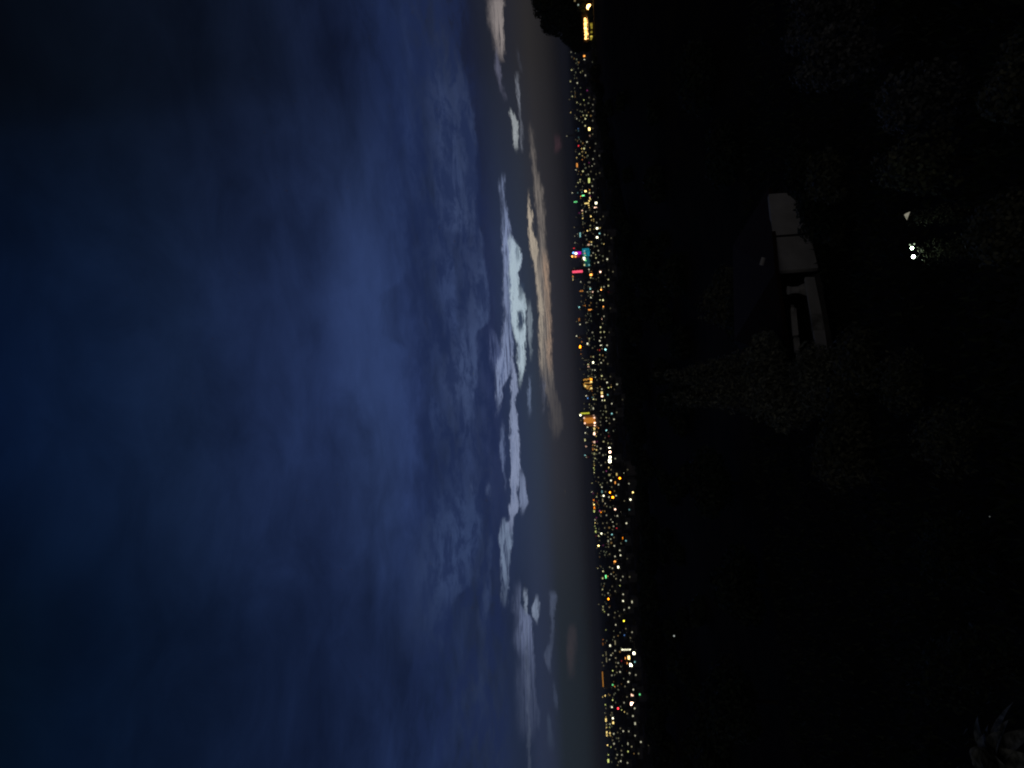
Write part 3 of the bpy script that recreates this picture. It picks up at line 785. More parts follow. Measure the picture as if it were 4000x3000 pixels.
HORIZON = lambda py: 2284 + 0.0576 * (py - 1500)
LV_NAME = {2: 'very faint', 3: 'faint', 4: 'dim', 5: 'soft', 6: 'clear', 7: 'bright', 8: 'strong', 9: 'brilliant', 10: 'dazzling'}
ORD = ['first', 'second', 'third', 'fourth', 'fifth', 'sixth', 'seventh', 'eighth', 'ninth', 'tenth', 'eleventh', 'twelfth', 'thirteenth', 'fourteenth', 'fifteenth',
       'sixteenth', 'seventeenth', 'eighteenth', 'nineteenth', 'twentieth']
built = []
for (px, py, c, lv, w, h) in items:
    lampish = c in 'yolas' and w == 0
    hh = random.uniform(5.5, 7.0) if not lampish else random.uniform(6.5, 8.0)
    p, dist = place(px, py, hh)
    pix = dist / F_PX                      # metres for one photograph pixel there
    if lampish:
        o = lamp_post('street_lamp', p, pix * (2.45 + 0.2 * max(0, lv - 6)), glow_of(c, lv))
        kind, cat, grp = 'lamp', 'street lamp', 'street lamps in the city below'
    else:
        # image width of a piece is world height, image height is world width
        wh = pix * (w * 0.72 if w else 4.1 + 0.25 * max(0, lv - 5))
        ww = pix * (h * 0.72 if h else 4.4 + 0.25 * max(0, lv - 5))
        tall = p.z + wh / 2 > 13
        o = house('apartment_block' if tall else 'lit_house', p, facing(p, 0.25), ww, wh, glow_of(c, lv), tall, lv <= 3 or (c == 'd' and lv <= 4))
        if o is None:
            continue
        kind = 'block' if tall else 'house'
        cat = 'apartment block' if tall else 'house'
        grp = 'tall lit blocks on the skyline' if tall else 'lit houses in the city below'
    mk = min(MARKS, key=lambda q: math.hypot((q[0][0] - px) * 2, q[0][1] - py))
    side = 'before' if px > mk[0][0] else 'beyond'
    built.append((o, kind, cat, grp, c, lv, mk[1], side, math.hypot(px - mk[0][0], py - mk[0][1])))
tag(obj('faint_houses', FAINT['v'], FAINT['f'], [M['city_wall'], M['city_roof']] + FAINT_MATS, mi=FAINT['m']), 'scatter of faint houses with barely lit windows', 'houses', kind='stuff')
ranks = {}
for b in sorted(built, key=lambda b: b[8]):
    o, kind, cat, grp, c, lv, mk, side, dd = b
    key = (kind, c, lv, mk)
    k = ranks.get(key, 0)
    ranks[key] = k + 1
    word = {'lamp': 'street lamp', 'house': 'lit house', 'block': 'lit apartment block'}[kind]
    tag(o, f"{LV_NAME[lv]} {COLORS[c][1]} {word}, {ORD[min(k, 19)]} such one out from the {mk}", cat, grp)

# the unlit mass of roofs between them, with a few faint windows
mb, mi = MB(), []
for i in range(2600):
    a = random.uniform(-31, 31)
    d = 430 * (5200 / 430) ** random.random() ** 0.8
    x, y = d * math.sin(R(a)), d * math.cos(R(a))
    w, dp, hh = random.uniform(5, 14), random.uniform(5, 12), random.uniform(2.6, 4.6)
    mb.box(x - w / 2, x + w / 2, y - dp / 2, y + dp / 2, -0.4, hh)
    mi += [0] * 6
    dens = math.sin(a * 1.9 + 1.1) + math.sin(a * 0.63 + d * 0.0021) + math.sin(d * 0.0047 - a * 0.4)
    if d > 800 and random.random() < 0.10 + 0.24 * max(0, dens):
        s = d / F_PX * random.uniform(1.6, 3.4)
        mb.box(x - s, x + s, y - dp / 2 - 0.1, y - dp / 2, max(0.6, hh - 2 * s), hh - 0.2)
        mi += [random.choice((1, 1, 2))] * 6
tag(obj('distant_rooftops', mb.v, mb.f, [M['city_roof'], glow('faint_window_light', (200, 205, 165), 0.17), glow('faint_warm_light', (240, 190, 110), 0.2)], None, mi=mi),
    'dark mass of low roofs between the city lights', 'rooftops', kind='stuff')

# ------------------------------------------------------------------ landmarks of the skyline
def rect_building(px0, px1, py0, py1, base_h=0.0, dist=None, over=0.0):
    """ground point, distance, width and top height of a facade seen between these edges (px: up-down, py: right-left)"""
    pc = (py0 + py1) / 2
    if dist is None:
        dist = place(px1, pc, base_h)[1]
    p = at_d((px0 + px1) / 2, pc, dist)
    pix = dist / F_PX
    top = at_d(px0, pc, dist).z
    bot = at_d(px1, pc, dist).z
    return p, dist, (py1 - py0) * pix, bot, top, pix


def T(k, zx, zy):
    y0 = (400, 775, 1150, 1525, 1900, 2275, 2625)[k - 1]
    return 2100 + zx / 4.424, y0 + zy / 4.424


def body(name, p, w, depth, top, rz, mat=None, label=None, cat=None):
    mb = MB().box(-w / 2, w / 2, 0.3, depth, -0.5, top)
    mb.box(-w / 2 - .3, w / 2 + .3, 0.0, depth + .3, top, top + max(0.6, w * 0.02))
    mb.box(-w * .15, w * .2, depth * .35, depth * .6, top + max(0.6, w * 0.02), top + max(0.6, w * 0.02) + max(1.5, w * .08))
    o = mb.build(name, mat or M['city_wall'], None, (p.x, p.y, 0), rz)
    return tag(o, label, cat)


# magenta and crimson tower with white and amber lamps on its crown
x0, ya = T(2, 640, 922)
x1, yb = T(2, 790, 1016)
p, d, w, b, t, pix = rect_building(x0, x1, ya, yb, dist=2100)
tw = body('tower', p, w * 1.15, 14, t + 9 * pix, facing(p), None, 'tall tower floodlit in magenta and crimson on the skyline', 'tower')
MB().box(-w * .02, w * .52, 0.0, 0.3, b + 6 * pix, t).build('lit_facade', glow('magenta_light', (235, 10, 225), 0.75, vary=0.35, vscale=(0.6, 1, 0.3)), tw)
MB().box(-w * .5, -w * .05, 0.0, 0.3, b, t - 3 * pix).build('lit_facade', glow('crimson_light', (190, 10, 90), 0.42, vary=0.3, vscale=(0.6, 1, 0.3)), tw)
for zx, zy, c, lv in ((618, 940, 'b', 9), (663, 950, 'w', 10), (598, 1003, 'o', 9), (655, 1005, 'o', 8)):
    q = at_d(*T(2, zx, zy), d)
    lx = (q - p).dot(Vector((math.cos(facing(p)), math.sin(facing(p)), 0)))
    MB().ball((lx, -1.0, q.z), pix * 3.6).build('floodlight', glow_of(c, lv), tw)

# teal floodlit block in front of it
x0, ya = T(2, 765, 868)
x1, yb = T(2, 915, 1172)
p, d, w, b, t, pix = rect_building(x0, x1, ya, yb, dist=1800)
tb = body('office_block', p, w, 22, t, facing(p), None, 'broad low block floodlit in teal below the magenta tower', 'office block')
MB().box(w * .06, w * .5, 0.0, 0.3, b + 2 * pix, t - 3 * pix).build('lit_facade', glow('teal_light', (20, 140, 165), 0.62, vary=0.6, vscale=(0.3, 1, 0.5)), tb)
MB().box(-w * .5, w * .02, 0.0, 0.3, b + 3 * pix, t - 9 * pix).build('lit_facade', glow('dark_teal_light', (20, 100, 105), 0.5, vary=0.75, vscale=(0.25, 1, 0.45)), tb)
for zx, zy, c, lv in ((810, 908, 'c', 6), (812, 950, 'k', 6), (825, 985, 'n', 6), (803, 1030, 'w', 10), (806, 1056, 'w', 9), (832, 1072, 'n', 7), (810, 1150, 'g', 7), (890, 1150, 'c', 6)):
    q = at_d(*T(2, zx, zy), d)
    lx = (q - p).dot(Vector((math.cos(facing(p)), math.sin(facing(p)), 0)))
    MB().ball((lx, -0.9, q.z), pix * 3.1).build('floodlight', glow_of(c, lv), tb)

# coral strip: a slim tower with a neon fin
x0, ya = T(2, 600, 1242)
x1, yb = T(2, 778, 1290)
p, d, w, b, t, pix = rect_building(x0, x1, ya, yb, dist=2000)
ct = body('tower', p, w * 2.1, 12, t + 2 * pix, facing(p), None, 'slim dark tower carrying one upright coral neon strip', 'tower')
MB().box(-w * .42, w * .42, -0.4, 0.3, b, t).build('neon_strip', glow('coral_light', (255, 85, 115), 1.35), ct)

# amber honeycomb block: rows of round lit windows
x0, ya = T(3, 780, 1450)
x1, yb = T(3, 945, 1640)
p, d, w, b, t, pix = rect_building(x0, x1, ya, yb, dist=1700)
hb = body('apartment_block', p, w * 1.05, 18, t + pix, facing(p), None, 'square block dotted with a honeycomb of amber windows', 'apartment block')
gl = glow('honeycomb_amber', (235, 170, 75), 0.62)
for zx, zy, lv in ((800, 1478, 5), (822, 1468, 5), (842, 1475, 5), (866, 1466, 5), (888, 1462, 5), (905, 1448, 5), (925, 1468, 9), (925, 1512, 8), (822, 1530, 6), (855, 1528, 6), (890, 1528, 6), (912, 1530, 5),
                   (806, 1552, 5), (806, 1575, 5), (825, 1583, 7), (858, 1582, 6), (892, 1580, 6), (924, 1578, 6), (842, 1607, 5), (876, 1606, 6), (928, 1623, 7), (862, 1628, 5), (902, 1638, 5)):
    q = at_d(*T(3, zx, zy), d)
    lx = (q - p).dot(Vector((math.cos(facing(p)), math.sin(facing(p)), 0)))
    s = pix * (2.6 if lv < 7 else 3.6)
    MB().box(lx - s, lx + s, -0.05, 0.3, q.z - s, q.z + s).build('lit_window', gl if lv < 7 else glow_of('y' if zy > 1500 else 'a', lv), hb)

# orange floodlit block with bright corners, and the lime strip beside it
x0, ya = T(4, 800, 432)
x1, yb = T(4, 996, 622)
p, d, w, b, t, pix = rect_building(x0, x1, ya, yb, dist=1650)
ob = body('office_block', p, w * 1.03, 20, t + pix, facing(p), None, 'glowing orange block with bright lamps at its corners', 'office block')
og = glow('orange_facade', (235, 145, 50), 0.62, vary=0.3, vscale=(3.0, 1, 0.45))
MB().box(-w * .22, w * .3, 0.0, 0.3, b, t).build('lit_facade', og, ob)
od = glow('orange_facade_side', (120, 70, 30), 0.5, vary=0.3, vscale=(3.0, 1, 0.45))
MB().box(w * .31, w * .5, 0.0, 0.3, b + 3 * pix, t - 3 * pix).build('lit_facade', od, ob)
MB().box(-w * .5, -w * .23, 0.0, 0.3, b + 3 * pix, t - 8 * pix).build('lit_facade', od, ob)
for zx, zy, lv in ((805, 477, 7), (980, 472, 8), (818, 568, 8), (987, 560, 9), (987, 608, 8), (970, 432, 5)):
    q = at_d(*T(4, zx, zy), d)
    lx = (q - p).dot(Vector((math.cos(facing(p)), math.sin(facing(p)), 0)))
    MB().ball((lx, -0.8, q.z), pix * 3.4).build('floodlight', glow_of('k', lv), ob)
x0, ya = T(4, 745, 380)
x1, yb = T(4, 896, 412)
p, d, w, b, t, pix = rect_building(x0, x1, ya, yb, dist=1750)
lt = body('tower', p, w * 2.4, 10, t + 5 * pix, facing(p), None, 'thin tower with a lime light strip beside the orange block', 'tower')
MB().box(-w * .4, w * .4, -0.4, 0.3, b, t).build('neon_strip', glow('lime_light', (205, 205, 60), 0.95), lt)
q = at_d(*T(4, 740, 425), d)
MB().ball((-w * .9, -0.8, q.z), pix * 3.6).build('floodlight', glow_of('w', 9), lt)

# red beacon on a lattice mast
p, d = place(*T(4, 1420, 1518), 24)
pix = d / F_PX
mb = MB()
for sx_, sy_ in ((-1, -1), (1, -1), (1, 1), (-1, 1)):
    mb.tube([(sx_ * 1.2, sy_ * 1.2, 0), (sx_ * .2, sy_ * .2, p.z - pix * 3)], [.12, .08], 5)
for k in range(7):
    z0, s0 = p.z * k / 7.5, 1.2 - k / 7.5
    mb.box(-s0, s0, -s0 - .05, -s0 + .05, z0, z0 + .1).box(-s0, s0, s0 - .05, s0 + .05, z0, z0 + .1)
rb = mb.build('radio_mast', M['steel'], None, (p.x, p.y, 0))
tag(rb, 'slim mast topped by a burning red orange beacon', 'mast')
MB().ball((0, 0, p.z), pix * 3.6).build('beacon', glow('beacon_core', (255, 170, 20), 6.0), rb)
MB().tube([(0, 0, p.z - pix * 5.5), (0, 0, p.z - pix * 3.2)], [pix * 4.5, pix * 3.6], 10).tube([(0, 0, p.z + pix * 3.2), (0, 0, p.z + pix * 5.5)], [pix * 3.6, pix * 4.5], 10).build(
    'beacon_shade', glow('beacon_red', (230, 25, 10), 0.9), rb)

# floodlit yard: a row of white lamps on one boom, wall wash below and amber stalls in front
p, d = place(*T(6, 1640, 1165), 5)
pix = d / F_PX
rz = facing(p)
ax = Vector((math.cos(rz), math.sin(rz), 0))
ym = MB().tube([(0, 0, 0), (0, 0, at_d(*T(6, 1450, 1162), d).z)], [.35, .2], 8).build('floodlight_mast', M['steel'], None, (p.x, p.y, 0), rz)
tag(ym, 'tall mast hung with a column of white floodlights', 'floodlight mast')
for zx, lv in ((1462, 8), (1492, 7), (1520, 7), (1548, 7), (1578, 7), (1605, 8), (1628, 10)):
    q = at_d(*T(6, zx, 1163), d)
    MB().ball(((q - p).dot(ax), -.4, q.z), pix * 3.2).build('floodlight', glow_of('w', lv), ym)
for zx, zy, c, lv, sw, sh in ((1665, 1225, 'w', 10, 36, 46), (1650, 1275, 'd', 5, 22, 40), (1642, 1325, 'd', 4, 18, 50), (1525, 1312, 'o', 7, 34, 44), (1577, 1300, 'y', 9, 38, 64), (1560, 1395, 'o', 7, 38, 40),
                              (1613, 1425, 'w', 10, 48, 56), (1560, 1443, 'o', 6, 26, 26), (1553, 1478, 'o', 7, 30, 30), (1560, 1525, 'a', 9, 38, 46)):
    q, dd = place(*T(6, zx, zy), 5)
    pp = dd / F_PX
    o = house('market_shed', q, facing(q), sh / 4.424 * pp * .8, sw / 4.424 * pp * .8, glow_of(c, lv), False)
    tag(o, f"{LV_NAME[lv]} {COLORS[c][1]} lit shed in the floodlit yard, {'low' if zx > 1600 else 'high'} {'first second third fourth fifth sixth seventh eighth ninth tenth'.split()[[1225, 1275, 1325, 1312, 1300, 1395, 1425, 1443, 1478, 1525].index(zy)]} of its row",
        'shed', 'lit sheds round the floodlit yard')

# long thin amber strip on the horizon
x0, ya = T(7, 1112, 12)
x1, yb = T(7, 1142, 238)
p = at_d((x0 + x1) / 2, (ya + yb) / 2, 3000)
pix = 3000 / F_PX
w = (yb - ya) * pix
sb = MB().box(-w / 2 - 4, w / 2 + 4, .3, 18, -.5, p.z + pix * 3).box(-w / 2 - 4.4, w / 2 + 4.4, 0.1, 18.4, p.z + pix * 3, p.z + pix * 3 + .8).build('warehouse', M['city_wall'], None, (p.x, p.y, 0), facing(p))
tag(sb, 'long low building edged by one thin amber light strip', 'warehouse')
MB().box(-w / 2, w / 2, 0, .3, p.z - pix * 1.7, p.z + pix * 1.9).build('light_strip', glow('amber_strip', (215, 145, 60), 0.62, vary=0.2, vscale=(0.1, 1, 1)), sb)

# ------------------------------------------------------------------ trees
def crown_mesh(clumps, n, leaf, seed, mat, parent, name='crown', rounded=False):
    """many small leaf faces spread through lumpy clumps"""
    rnd = random.Random(seed)
    v, f = [], []
    tot = sum(c[3] ** 2 for c in clumps)
    for (cx, cy, cz, cr, sz) in clumps:
        k = int(n * cr * cr / tot)
        for _ in range(k):
            while True:
                a = Vector((rnd.uniform(-1, 1), rnd.uniform(-1, 1), rnd.uniform(-1, 1)))
                if 0.05 < a.length < 1:
                    break
            a = a.normalized() * (a.length ** 0.45) * cr * rnd.uniform(0.85, 1.08)
            c = Vector((cx + a.x, cy + a.y, cz + a.z * sz))
            nr = (a.normalized() + Vector((rnd.uniform(-1, 1), rnd.uniform(-1, 1), rnd.uniform(-.4, 1.2)))).normalized()
            t = nr.orthogonal().normalized()
            t = (t * math.cos(w0 := rnd.uniform(0, 6.28)) + nr.cross(t) * math.sin(w0)).normalized()
            b = nr.cross(t)
            s = leaf * rnd.uniform(0.6, 1.35)
            i = len(v)
            if rounded:                      # broad rounded leaf, slightly cupped
                for q in range(9):
                    w1 = 6.2832 * q / 9
                    v.append(tuple(c + t * s * math.cos(w1) + b * s * .72 * math.sin(w1) + nr * s * .22 * math.cos(w1) ** 2))
                f.append(tuple(range(i, i + 9)))
                continue
            v += [tuple(c - t * s), tuple(c + b * s * .5 + nr * s * .15), tuple(c + t * s), tuple(c - b * s * .5 + nr * s * .15)]
            f.append((i, i + 1, i + 2, i + 3))
    return obj(name, v, f, mat, parent)


def tree(name, label, cat, x, y, height, rad, n, leaf, seed, mat, group=None, shape='round', z=None):
    rnd = random.Random(seed)
    z0 = ground_z(x, y) if z is None else z
    o = empty(name, (x, y, z0 - 0.1))
    tag(o, label, cat, group)
    cl, limbs = [], []
    if shape == 'cone':
        k = 9
        for i in range(k):
            t = i / (k - 1)
            cl.append((rnd.uniform(-.1, .1) * rad, rnd.uniform(-.1, .1) * rad, height * (0.18 + 0.78 * t), rad * (1 - t) ** 0.8 + 0.12 * rad, 1.3))
    else:
        k = 9 if shape == 'round' else 6
        for i in range(k):
            a = i * 2.4 + rnd.uniform(-.4, .4)
            rr = rad * 0.58 * math.sqrt((i + .5) / k)
            cz = height - rad * rnd.uniform(.55, 1.0) * (1 + .45 * rr / rad)
            cl.append((rr * math.cos(a), rr * math.sin(a), max(cz, rad * .4), rad * rnd.uniform(.38, .56), .85))
        for c in cl[::2]:
            limbs.append(c)
    tk = MB()
    th = height * (0.8 if shape == 'cone' else 0.55)
    r0 = max(0.1, height * .028)
    tk.tube([(0, 0, -.4), (0.05 * rad, 0, th * .5), (0, .04 * rad, th)], [r0, r0 * .75, r0 * .4], 8)
    for c in limbs:
        tk.tube([(0, .02 * rad, th * .55), (c[0] * .5, c[1] * .5, (th * .55 + c[2]) / 2), (c[0], c[1], c[2])], [r0 * .5, r0 * .35, r0 * .12], 6)
    tk.build('trunk', M['bark'], o)
    crown_mesh(cl, n, leaf, seed + 5, mat, o)
    return o


def bush(name, label, cat, x, y, height, rad, n, leaf, seed, mat, group=None, rounded=False):
    rnd = random.Random(seed)
    o = empty(name, (x, y, ground_z(x, y) - .05))
    tag(o, label, cat, group)
    cl = []
    for i in range(7):
        a = i * 2.4
        rr = rad * .6 * math.sqrt(i / 7)
        cl.append((rr * math.cos(a), rr * math.sin(a), height * rnd.uniform(.4, .68), rad * rnd.uniform(.38, .5), height / rad * .8))
    st = MB()
    for i in range(5):
        a = i * 1.26
        st.tube([(0, 0, -.2), (rad * .3 * math.cos(a), rad * .3 * math.sin(a), height * .5)], [.04, .02], 5)
    st.build('stems', M['bark'], o)
    crown_mesh(cl, n, leaf, seed, mat, o, 'foliage', rounded)
    return o


# the black row of trees along the edge of the hill
EDGE = [(150, 2300), (330, 2312), (500, 2333), (700, 2350), (900, 2390), (1100, 2402), (1300, 2400), (1500, 2420), (1700, 2437), (1900, 2472), (2100, 2482), (2400, 2486), (2700, 2505), (2990, 2526), (3300, 2540)]
py = 285.0
i = 0
rnd = random.Random(3)
while py < 3080:
    for (a, xa), (b, xb) in zip(EDGE, EDGE[1:]):
        if a <= py <= b:
            top = xa + (xb - xa) * (py - a) / (b - a)
            break
    d = rnd.uniform(165, 235)
    p = at_d(top + rnd.uniform(-13, 9), py, d)
    gz = ground_z(p.x, p.y)
    hgt = max(3.0, p.z - gz)
    tree('hill_tree', 'dark tree crown in the black row along the edge of the hill', 'tree', p.x, p.y, hgt, min(hgt * .62, rnd.uniform(3.2, 4.6)), 1500, .42, 100 + i, M['leaf_dark'], 'trees along the edge of the hill')
    py += rnd.uniform(24, 44)
    i += 1

# more of the wooded slope inside that edge, all but lost in the dark
for k in range(46):
    py_ = rnd.uniform(150, 3150)
    for (a, xa), (b, xb) in zip(EDGE, EDGE[1:]):
        if a <= py_ <= b:
            break
    top = xa + (xb - xa) * (py_ - a) / (b - a)
    dd_ = rnd.uniform(95, 160)
    off = 25 + (160 - dd_) * 2.2 + rnd.uniform(0, 60)
    p = at_d(top + off, py_, dd_)
    hgt = max(2.5, p.z - ground_z(p.x, p.y))
    tree('hill_tree', 'dark tree on the black wooded slope inside the hill edge', 'tree', p.x, p.y, hgt, min(hgt * .7, rnd.uniform(3.0, 4.4)), 1300, .36, 500 + k, M['leaf_dark'], 'trees of the dark wooded slope')

# the big tree against the sky over the hilltop villa, and two smaller ones beside it
def crown_at(px, py_, d, rad, low_px, name, label, n, leaf, seed, group):
    """tree on the hill with its crown between two heights of the photograph"""
    p = at_d(px, py_, d)
    low = at_d(low_px, py_, d).z
    z0 = ground_z(p.x, p.y)
    o = empty(name, (p.x, p.y, z0))
    tag(o, label, 'tree', group)
    rnd = random.Random(seed)
    cl = []
    hgt, lo = p.z - z0, low - z0
    k = 16
    for i in range(k):
        t = (i + .5) / k
        zz = lo + (hgt - lo) * t
        prof = rad * (1 - .62 * t ** 2.2)
        cr = rad * rnd.uniform(.30, .44)
        a = i * 2.4 + rnd.uniform(-.5, .5)
        rr = max(0, prof - cr) * rnd.uniform(.75, 1)
        cl.append((rr * math.cos(a), rr * math.sin(a), min(zz, hgt - cr * .8), cr, .85))
    for i in range(5):
        cl.append((rnd.uniform(-.3, .3) * rad, rnd.uniform(-.3, .3) * rad, lo + (hgt - lo) * (.2 + .13 * i), rad * .5, .9))
    tk = MB().tube([(0, 0, -.4), (.1, 0, lo), (0, .1, lo + (hgt - lo) * .6)], [.32, .26, .12], 8)
    for c in cl[::3]:
        tk.tube([(0, 0, max(.5, lo * .8)), (c[0] * .6, c[1] * .6, c[2] * .9), (c[0], c[1], c[2])], [.14, .09, .03], 6)
    tk.build('trunk', M['bark'], o)
    crown_mesh(cl, n, leaf, seed + 5, M['leaf_dark'], o)


GT = 'trees around the hilltop villa'
crown_at(2080, 10, 222, 10.5, 2268, 'hilltop_tree', 'largest dark tree rising into the sky over the hilltop villa', 15000, .42, 61, GT)
crown_at(2112, 95, 226, 5.5, 2270, 'hilltop_tree', 'dark tree on the flank of the largest one over the hilltop villa', 7000, .40, 62, GT)
crown_at(2198, 140, 220, 4.6, 2272, 'hilltop_tree', 'smaller dark tree on the city side of the hilltop villa', 6000, .38, 63, GT)
crown_at(2232, 178, 218, 2.6, 2300, 'hilltop_tree', 'lowest dark tree at the tip of the hilltop villa group', 3000, .32, 64, GT)
crown_at(2090, -120, 226, 9.0, 2268, 'hilltop_tree', 'dark tree cut off by the picture edge behind the hilltop villa', 6000, .42, 65, GT)

# hilltop villa: bright veranda, a row of yellow windows under it
def LT(zx, zy):
    return tile_top(zx, zy)


d = 205
p = at_d(*LT(1072, 410), d)
pix = d / F_PX
rz = facing(p)
ax = Vector((math.cos(rz), math.sin(rz), 0))
gz = ground_z(p.x, p.y)
zt = at_d(*LT(1026, 410), d).z
villa = empty('hilltop_villa', (p.x, p.y, 0), rz)
tag(villa, 'villa on the hill with a blazing warm veranda under dark trees', 'villa')


def vx(zx, zy):
    q = at_d(*LT(zx, zy), d)
    return (q - p).dot(ax), q.z


xl, _ = vx(1072, 570)
xr, _ = vx(1072, 250)
zb = vx(1098, 410)[1]
zv = vx(1042, 410)[1]
MB().box(xl - .6, xr + 6, 1.6, 9, gz - 1, zt).box(xl - .6, xr + 6, .1, 1.6, gz - 1, zb - .02).build('wall', M['dark_wall'], villa)
MB().box(xl - 1.2, xr + 6.5, -.4, 9.5, zt, zt + .3).build('roof', M['tile'], villa)
MB().box(xl, xr, 1.2, 1.55, zb, zv).build('veranda_window', glow('veranda_light', (255, 190, 105), 6.0, True, 0.7, (1.4, 1, 1)), villa)
for k in range(6):
    xx = xl + (xr - xl) * k / 5
    MB().tube([(xx, .25, zb), (xx, .25, zt)], [.06, .06], 6).build('veranda_post', M['dark_wall'], villa)
rm = MB().box(xl, xr, .2, .26, zb + .30, zb + .36)
for k in range(26):
    xx = xl + (xr - xl) * k / 25
    rm.box(xx - .02, xx + .02, .2, .24, zb, zb + .3)
rm.build('railing', M['steel'], villa)
yel = glow('lower_window_light', (225, 200, 70), .34)
yel2 = glow('lower_window_light_bright', (245, 220, 90), .75)
for zy, lv in ((345, 4), (372, 6), (400, 6), (462, 5), (528, 7), (560, 6)):
    xx, zz = vx(1142, zy)
    MB().box(xx - .24, xx + .24, 0, .1, zz - .3, zz + .3).build('lit_window', yel if lv < 7 else yel2, villa)
# leaves hanging before the veranda, and a lit tree by the globe lamp
hp = at_d(*LT(1072, 410), d - 1.6)
hz0 = ground_z(hp.x, hp.y)
hd = empty('hedge', (hp.x, hp.y, hz0), rz)
tag(hd, 'thin hedge standing before the blazing veranda of the villa', 'hedge')
rnd = random.Random(17)
hc = []
hw = (xr - xl) / 2
for k in range(11):
    xx = -hw + 2 * hw * (k + .5) / 11
    hc.append((xx, rnd.uniform(-.2, .2), zb - hz0 + rnd.uniform(-.45, .3), rnd.uniform(.3, .52), 1.0))
for k in range(6):
    xx = -hw + 2 * hw * (k + .5) / 6
    hc.append((xx + rnd.uniform(-.3, .3), rnd.uniform(-.2, .2), zv - hz0 + rnd.uniform(-.1, .25), rnd.uniform(.2, .38), .8))
crown_mesh(hc, 1100, .12, 71, M['leaf_mid'], hd, 'foliage')
hm_ = MB()
for k in range(8):
    xx = -hw + 2 * hw * (k + .5) / 8
    hm_.tube([(xx, 0, -.3), (xx + .1, 0, zb - hz0)], [.05, .03], 5)
hm_.build('stems', M['bark'], hd)
crown_at(2252, 22, d - 1, 2.0, 2284, 'hilltop_tree', 'small tree catching warm light beside the globe lamp', 2600, .16, 66, GT)
# lamps about the villa
for zx, zy, c, st, rr, lb in ((1110, 100, (255, 195, 105), 14.0, .6, 'bright warm globe lamp beside the hilltop villa'), (1262, 382, (255, 215, 175), .4, .42, 'soft peach lamp on the dark slope below the villa'),
                              (955, 70, (215, 235, 215), .45, .2, 'pale lamp high among leaves over the villa'), (905, 8, (230, 200, 140), .2, .25, 'faint warm lamp at the picture edge over the villa')):
    q = at_d(*LT(zx, zy), d - 6)
    g0 = ground_z(q.x, q.y)
    o = MB().tube([(0, 0, g0 - q.z - .2), (0, 0, -rr * .8)], [.09, .06], 6).ball((0, 0, -rr * .85), .14).build('garden_lamp', M['steel'], None, q)
    tag(o, lb, 'lamp', 'lamps around the hilltop villa')
    MB().ball((0, 0, 0), rr, 12, 8).build('lamp_globe', glow('globe_light', c, st, st > 5), o)
for k, (px, py_, rad) in enumerate(((2318, 38, 1.1), (2352, 165, 1.4), (2362, 60, 1.6), (2340, 225, 1.5))):
    p = at_d(px, py_, d - 14)
    bush('slope_shrub', ['round shrub catching warm light under the globe lamp', 'round shrub below the veranda of the villa', 'low shrub far under the globe lamp', 'shrub on the slope towards the city side of the villa'][k],
         'shrub', p.x, p.y, max(1.2, p.z - ground_z(p.x, p.y)), rad, 900, .2, 300 + k, M['leaf_mid'], 'shrubs below the hilltop villa')

# ------------------------------------------------------------------ the house on the slope
ZB = H - 13.6
hs_o = at_z(3167, 1030, ZB)
hs = empty('hillside_house', (hs_o.x, hs_o.y, ZB))
tag(hs, 'dark tiled house on the slope with a pale side wall and terrace', 'house')
LOC = lambda q: q - Vector((hs_o.x, hs_o.y, ZB))
A = at_z(3171, 1048, ZB)                       # near end of the white wall
Bq = at_z(3104, 750, ZB)                       # far end
dirw = (Bq - A).normalized()
nrm = Vector((dirw.y, -dirw.x, 0))             # away from the eye, to the house side
if nrm.dot(A - EYE) < 0:
    nrm = -nrm


def slab(P, Q, t, z0, z1, z1q=None):
    """upright wall between two points on plan, thickness t away from the eye"""
    z1q = z1 if z1q is None else z1q
    dd = (Q - P).normalized()
    nn = Vector((dd.y, -dd.x, 0))
    if nn.dot(P - EYE) < 0:
        nn = -nn
    P, Q = LOC(P), LOC(Q)
    v = [(P.x, P.y, z0), (Q.x, Q.y, z0), (Q.x + nn.x * t, Q.y + nn.y * t, z0), (P.x + nn.x * t, P.y + nn.y * t, z0),
         (P.x, P.y, z1), (Q.x, Q.y, z1q), (Q.x + nn.x * t, Q.y + nn.y * t, z1q), (P.x + nn.x * t, P.y + nn.y * t, z1)]
    fc = [(3, 2, 1, 0), (4, 5, 6, 7), (0, 1, 5, 4), (1, 2, 6, 5), (2, 3, 7, 6), (3, 0, 4, 7)]
    return v, fc


dA = math.hypot(A.x, A.y)
topA = at_d(3032, 1048, dA).z - ZB
dB = math.hypot(Bq.x, Bq.y)
topB = at_d(3003, 750, dB).z - ZB
print('wall', A, Bq, 'heights', topA, topB)
v, fc = slab(A, Bq, .35, -1.2, topA, topB)
obj('wall', v, fc, M['white_wall'], hs)
# joint in the wall, as a slim dark pilaster
J = A + dirw * ((Bq - A).length * .42)
v, fc = slab(J - nrm * .03, J - nrm * .03 + dirw * .12, .05, -1.2, topA + (topB - topA) * .42)
obj('downpipe', v, fc, M['steel'], hs)
# parapet of the terrace, nearer and lower, and the far rail wall behind it
P0 = at_d(3187, 1082, dA - 1.0)
P1 = at_d(3238, 1396, dA - 4.0)
zp = [at_d(3146, 1082, dA - 1.0).z - ZB, P0.z - ZB, at_d(3196, 1396, dA - 4.0).z - ZB, P1.z - ZB]


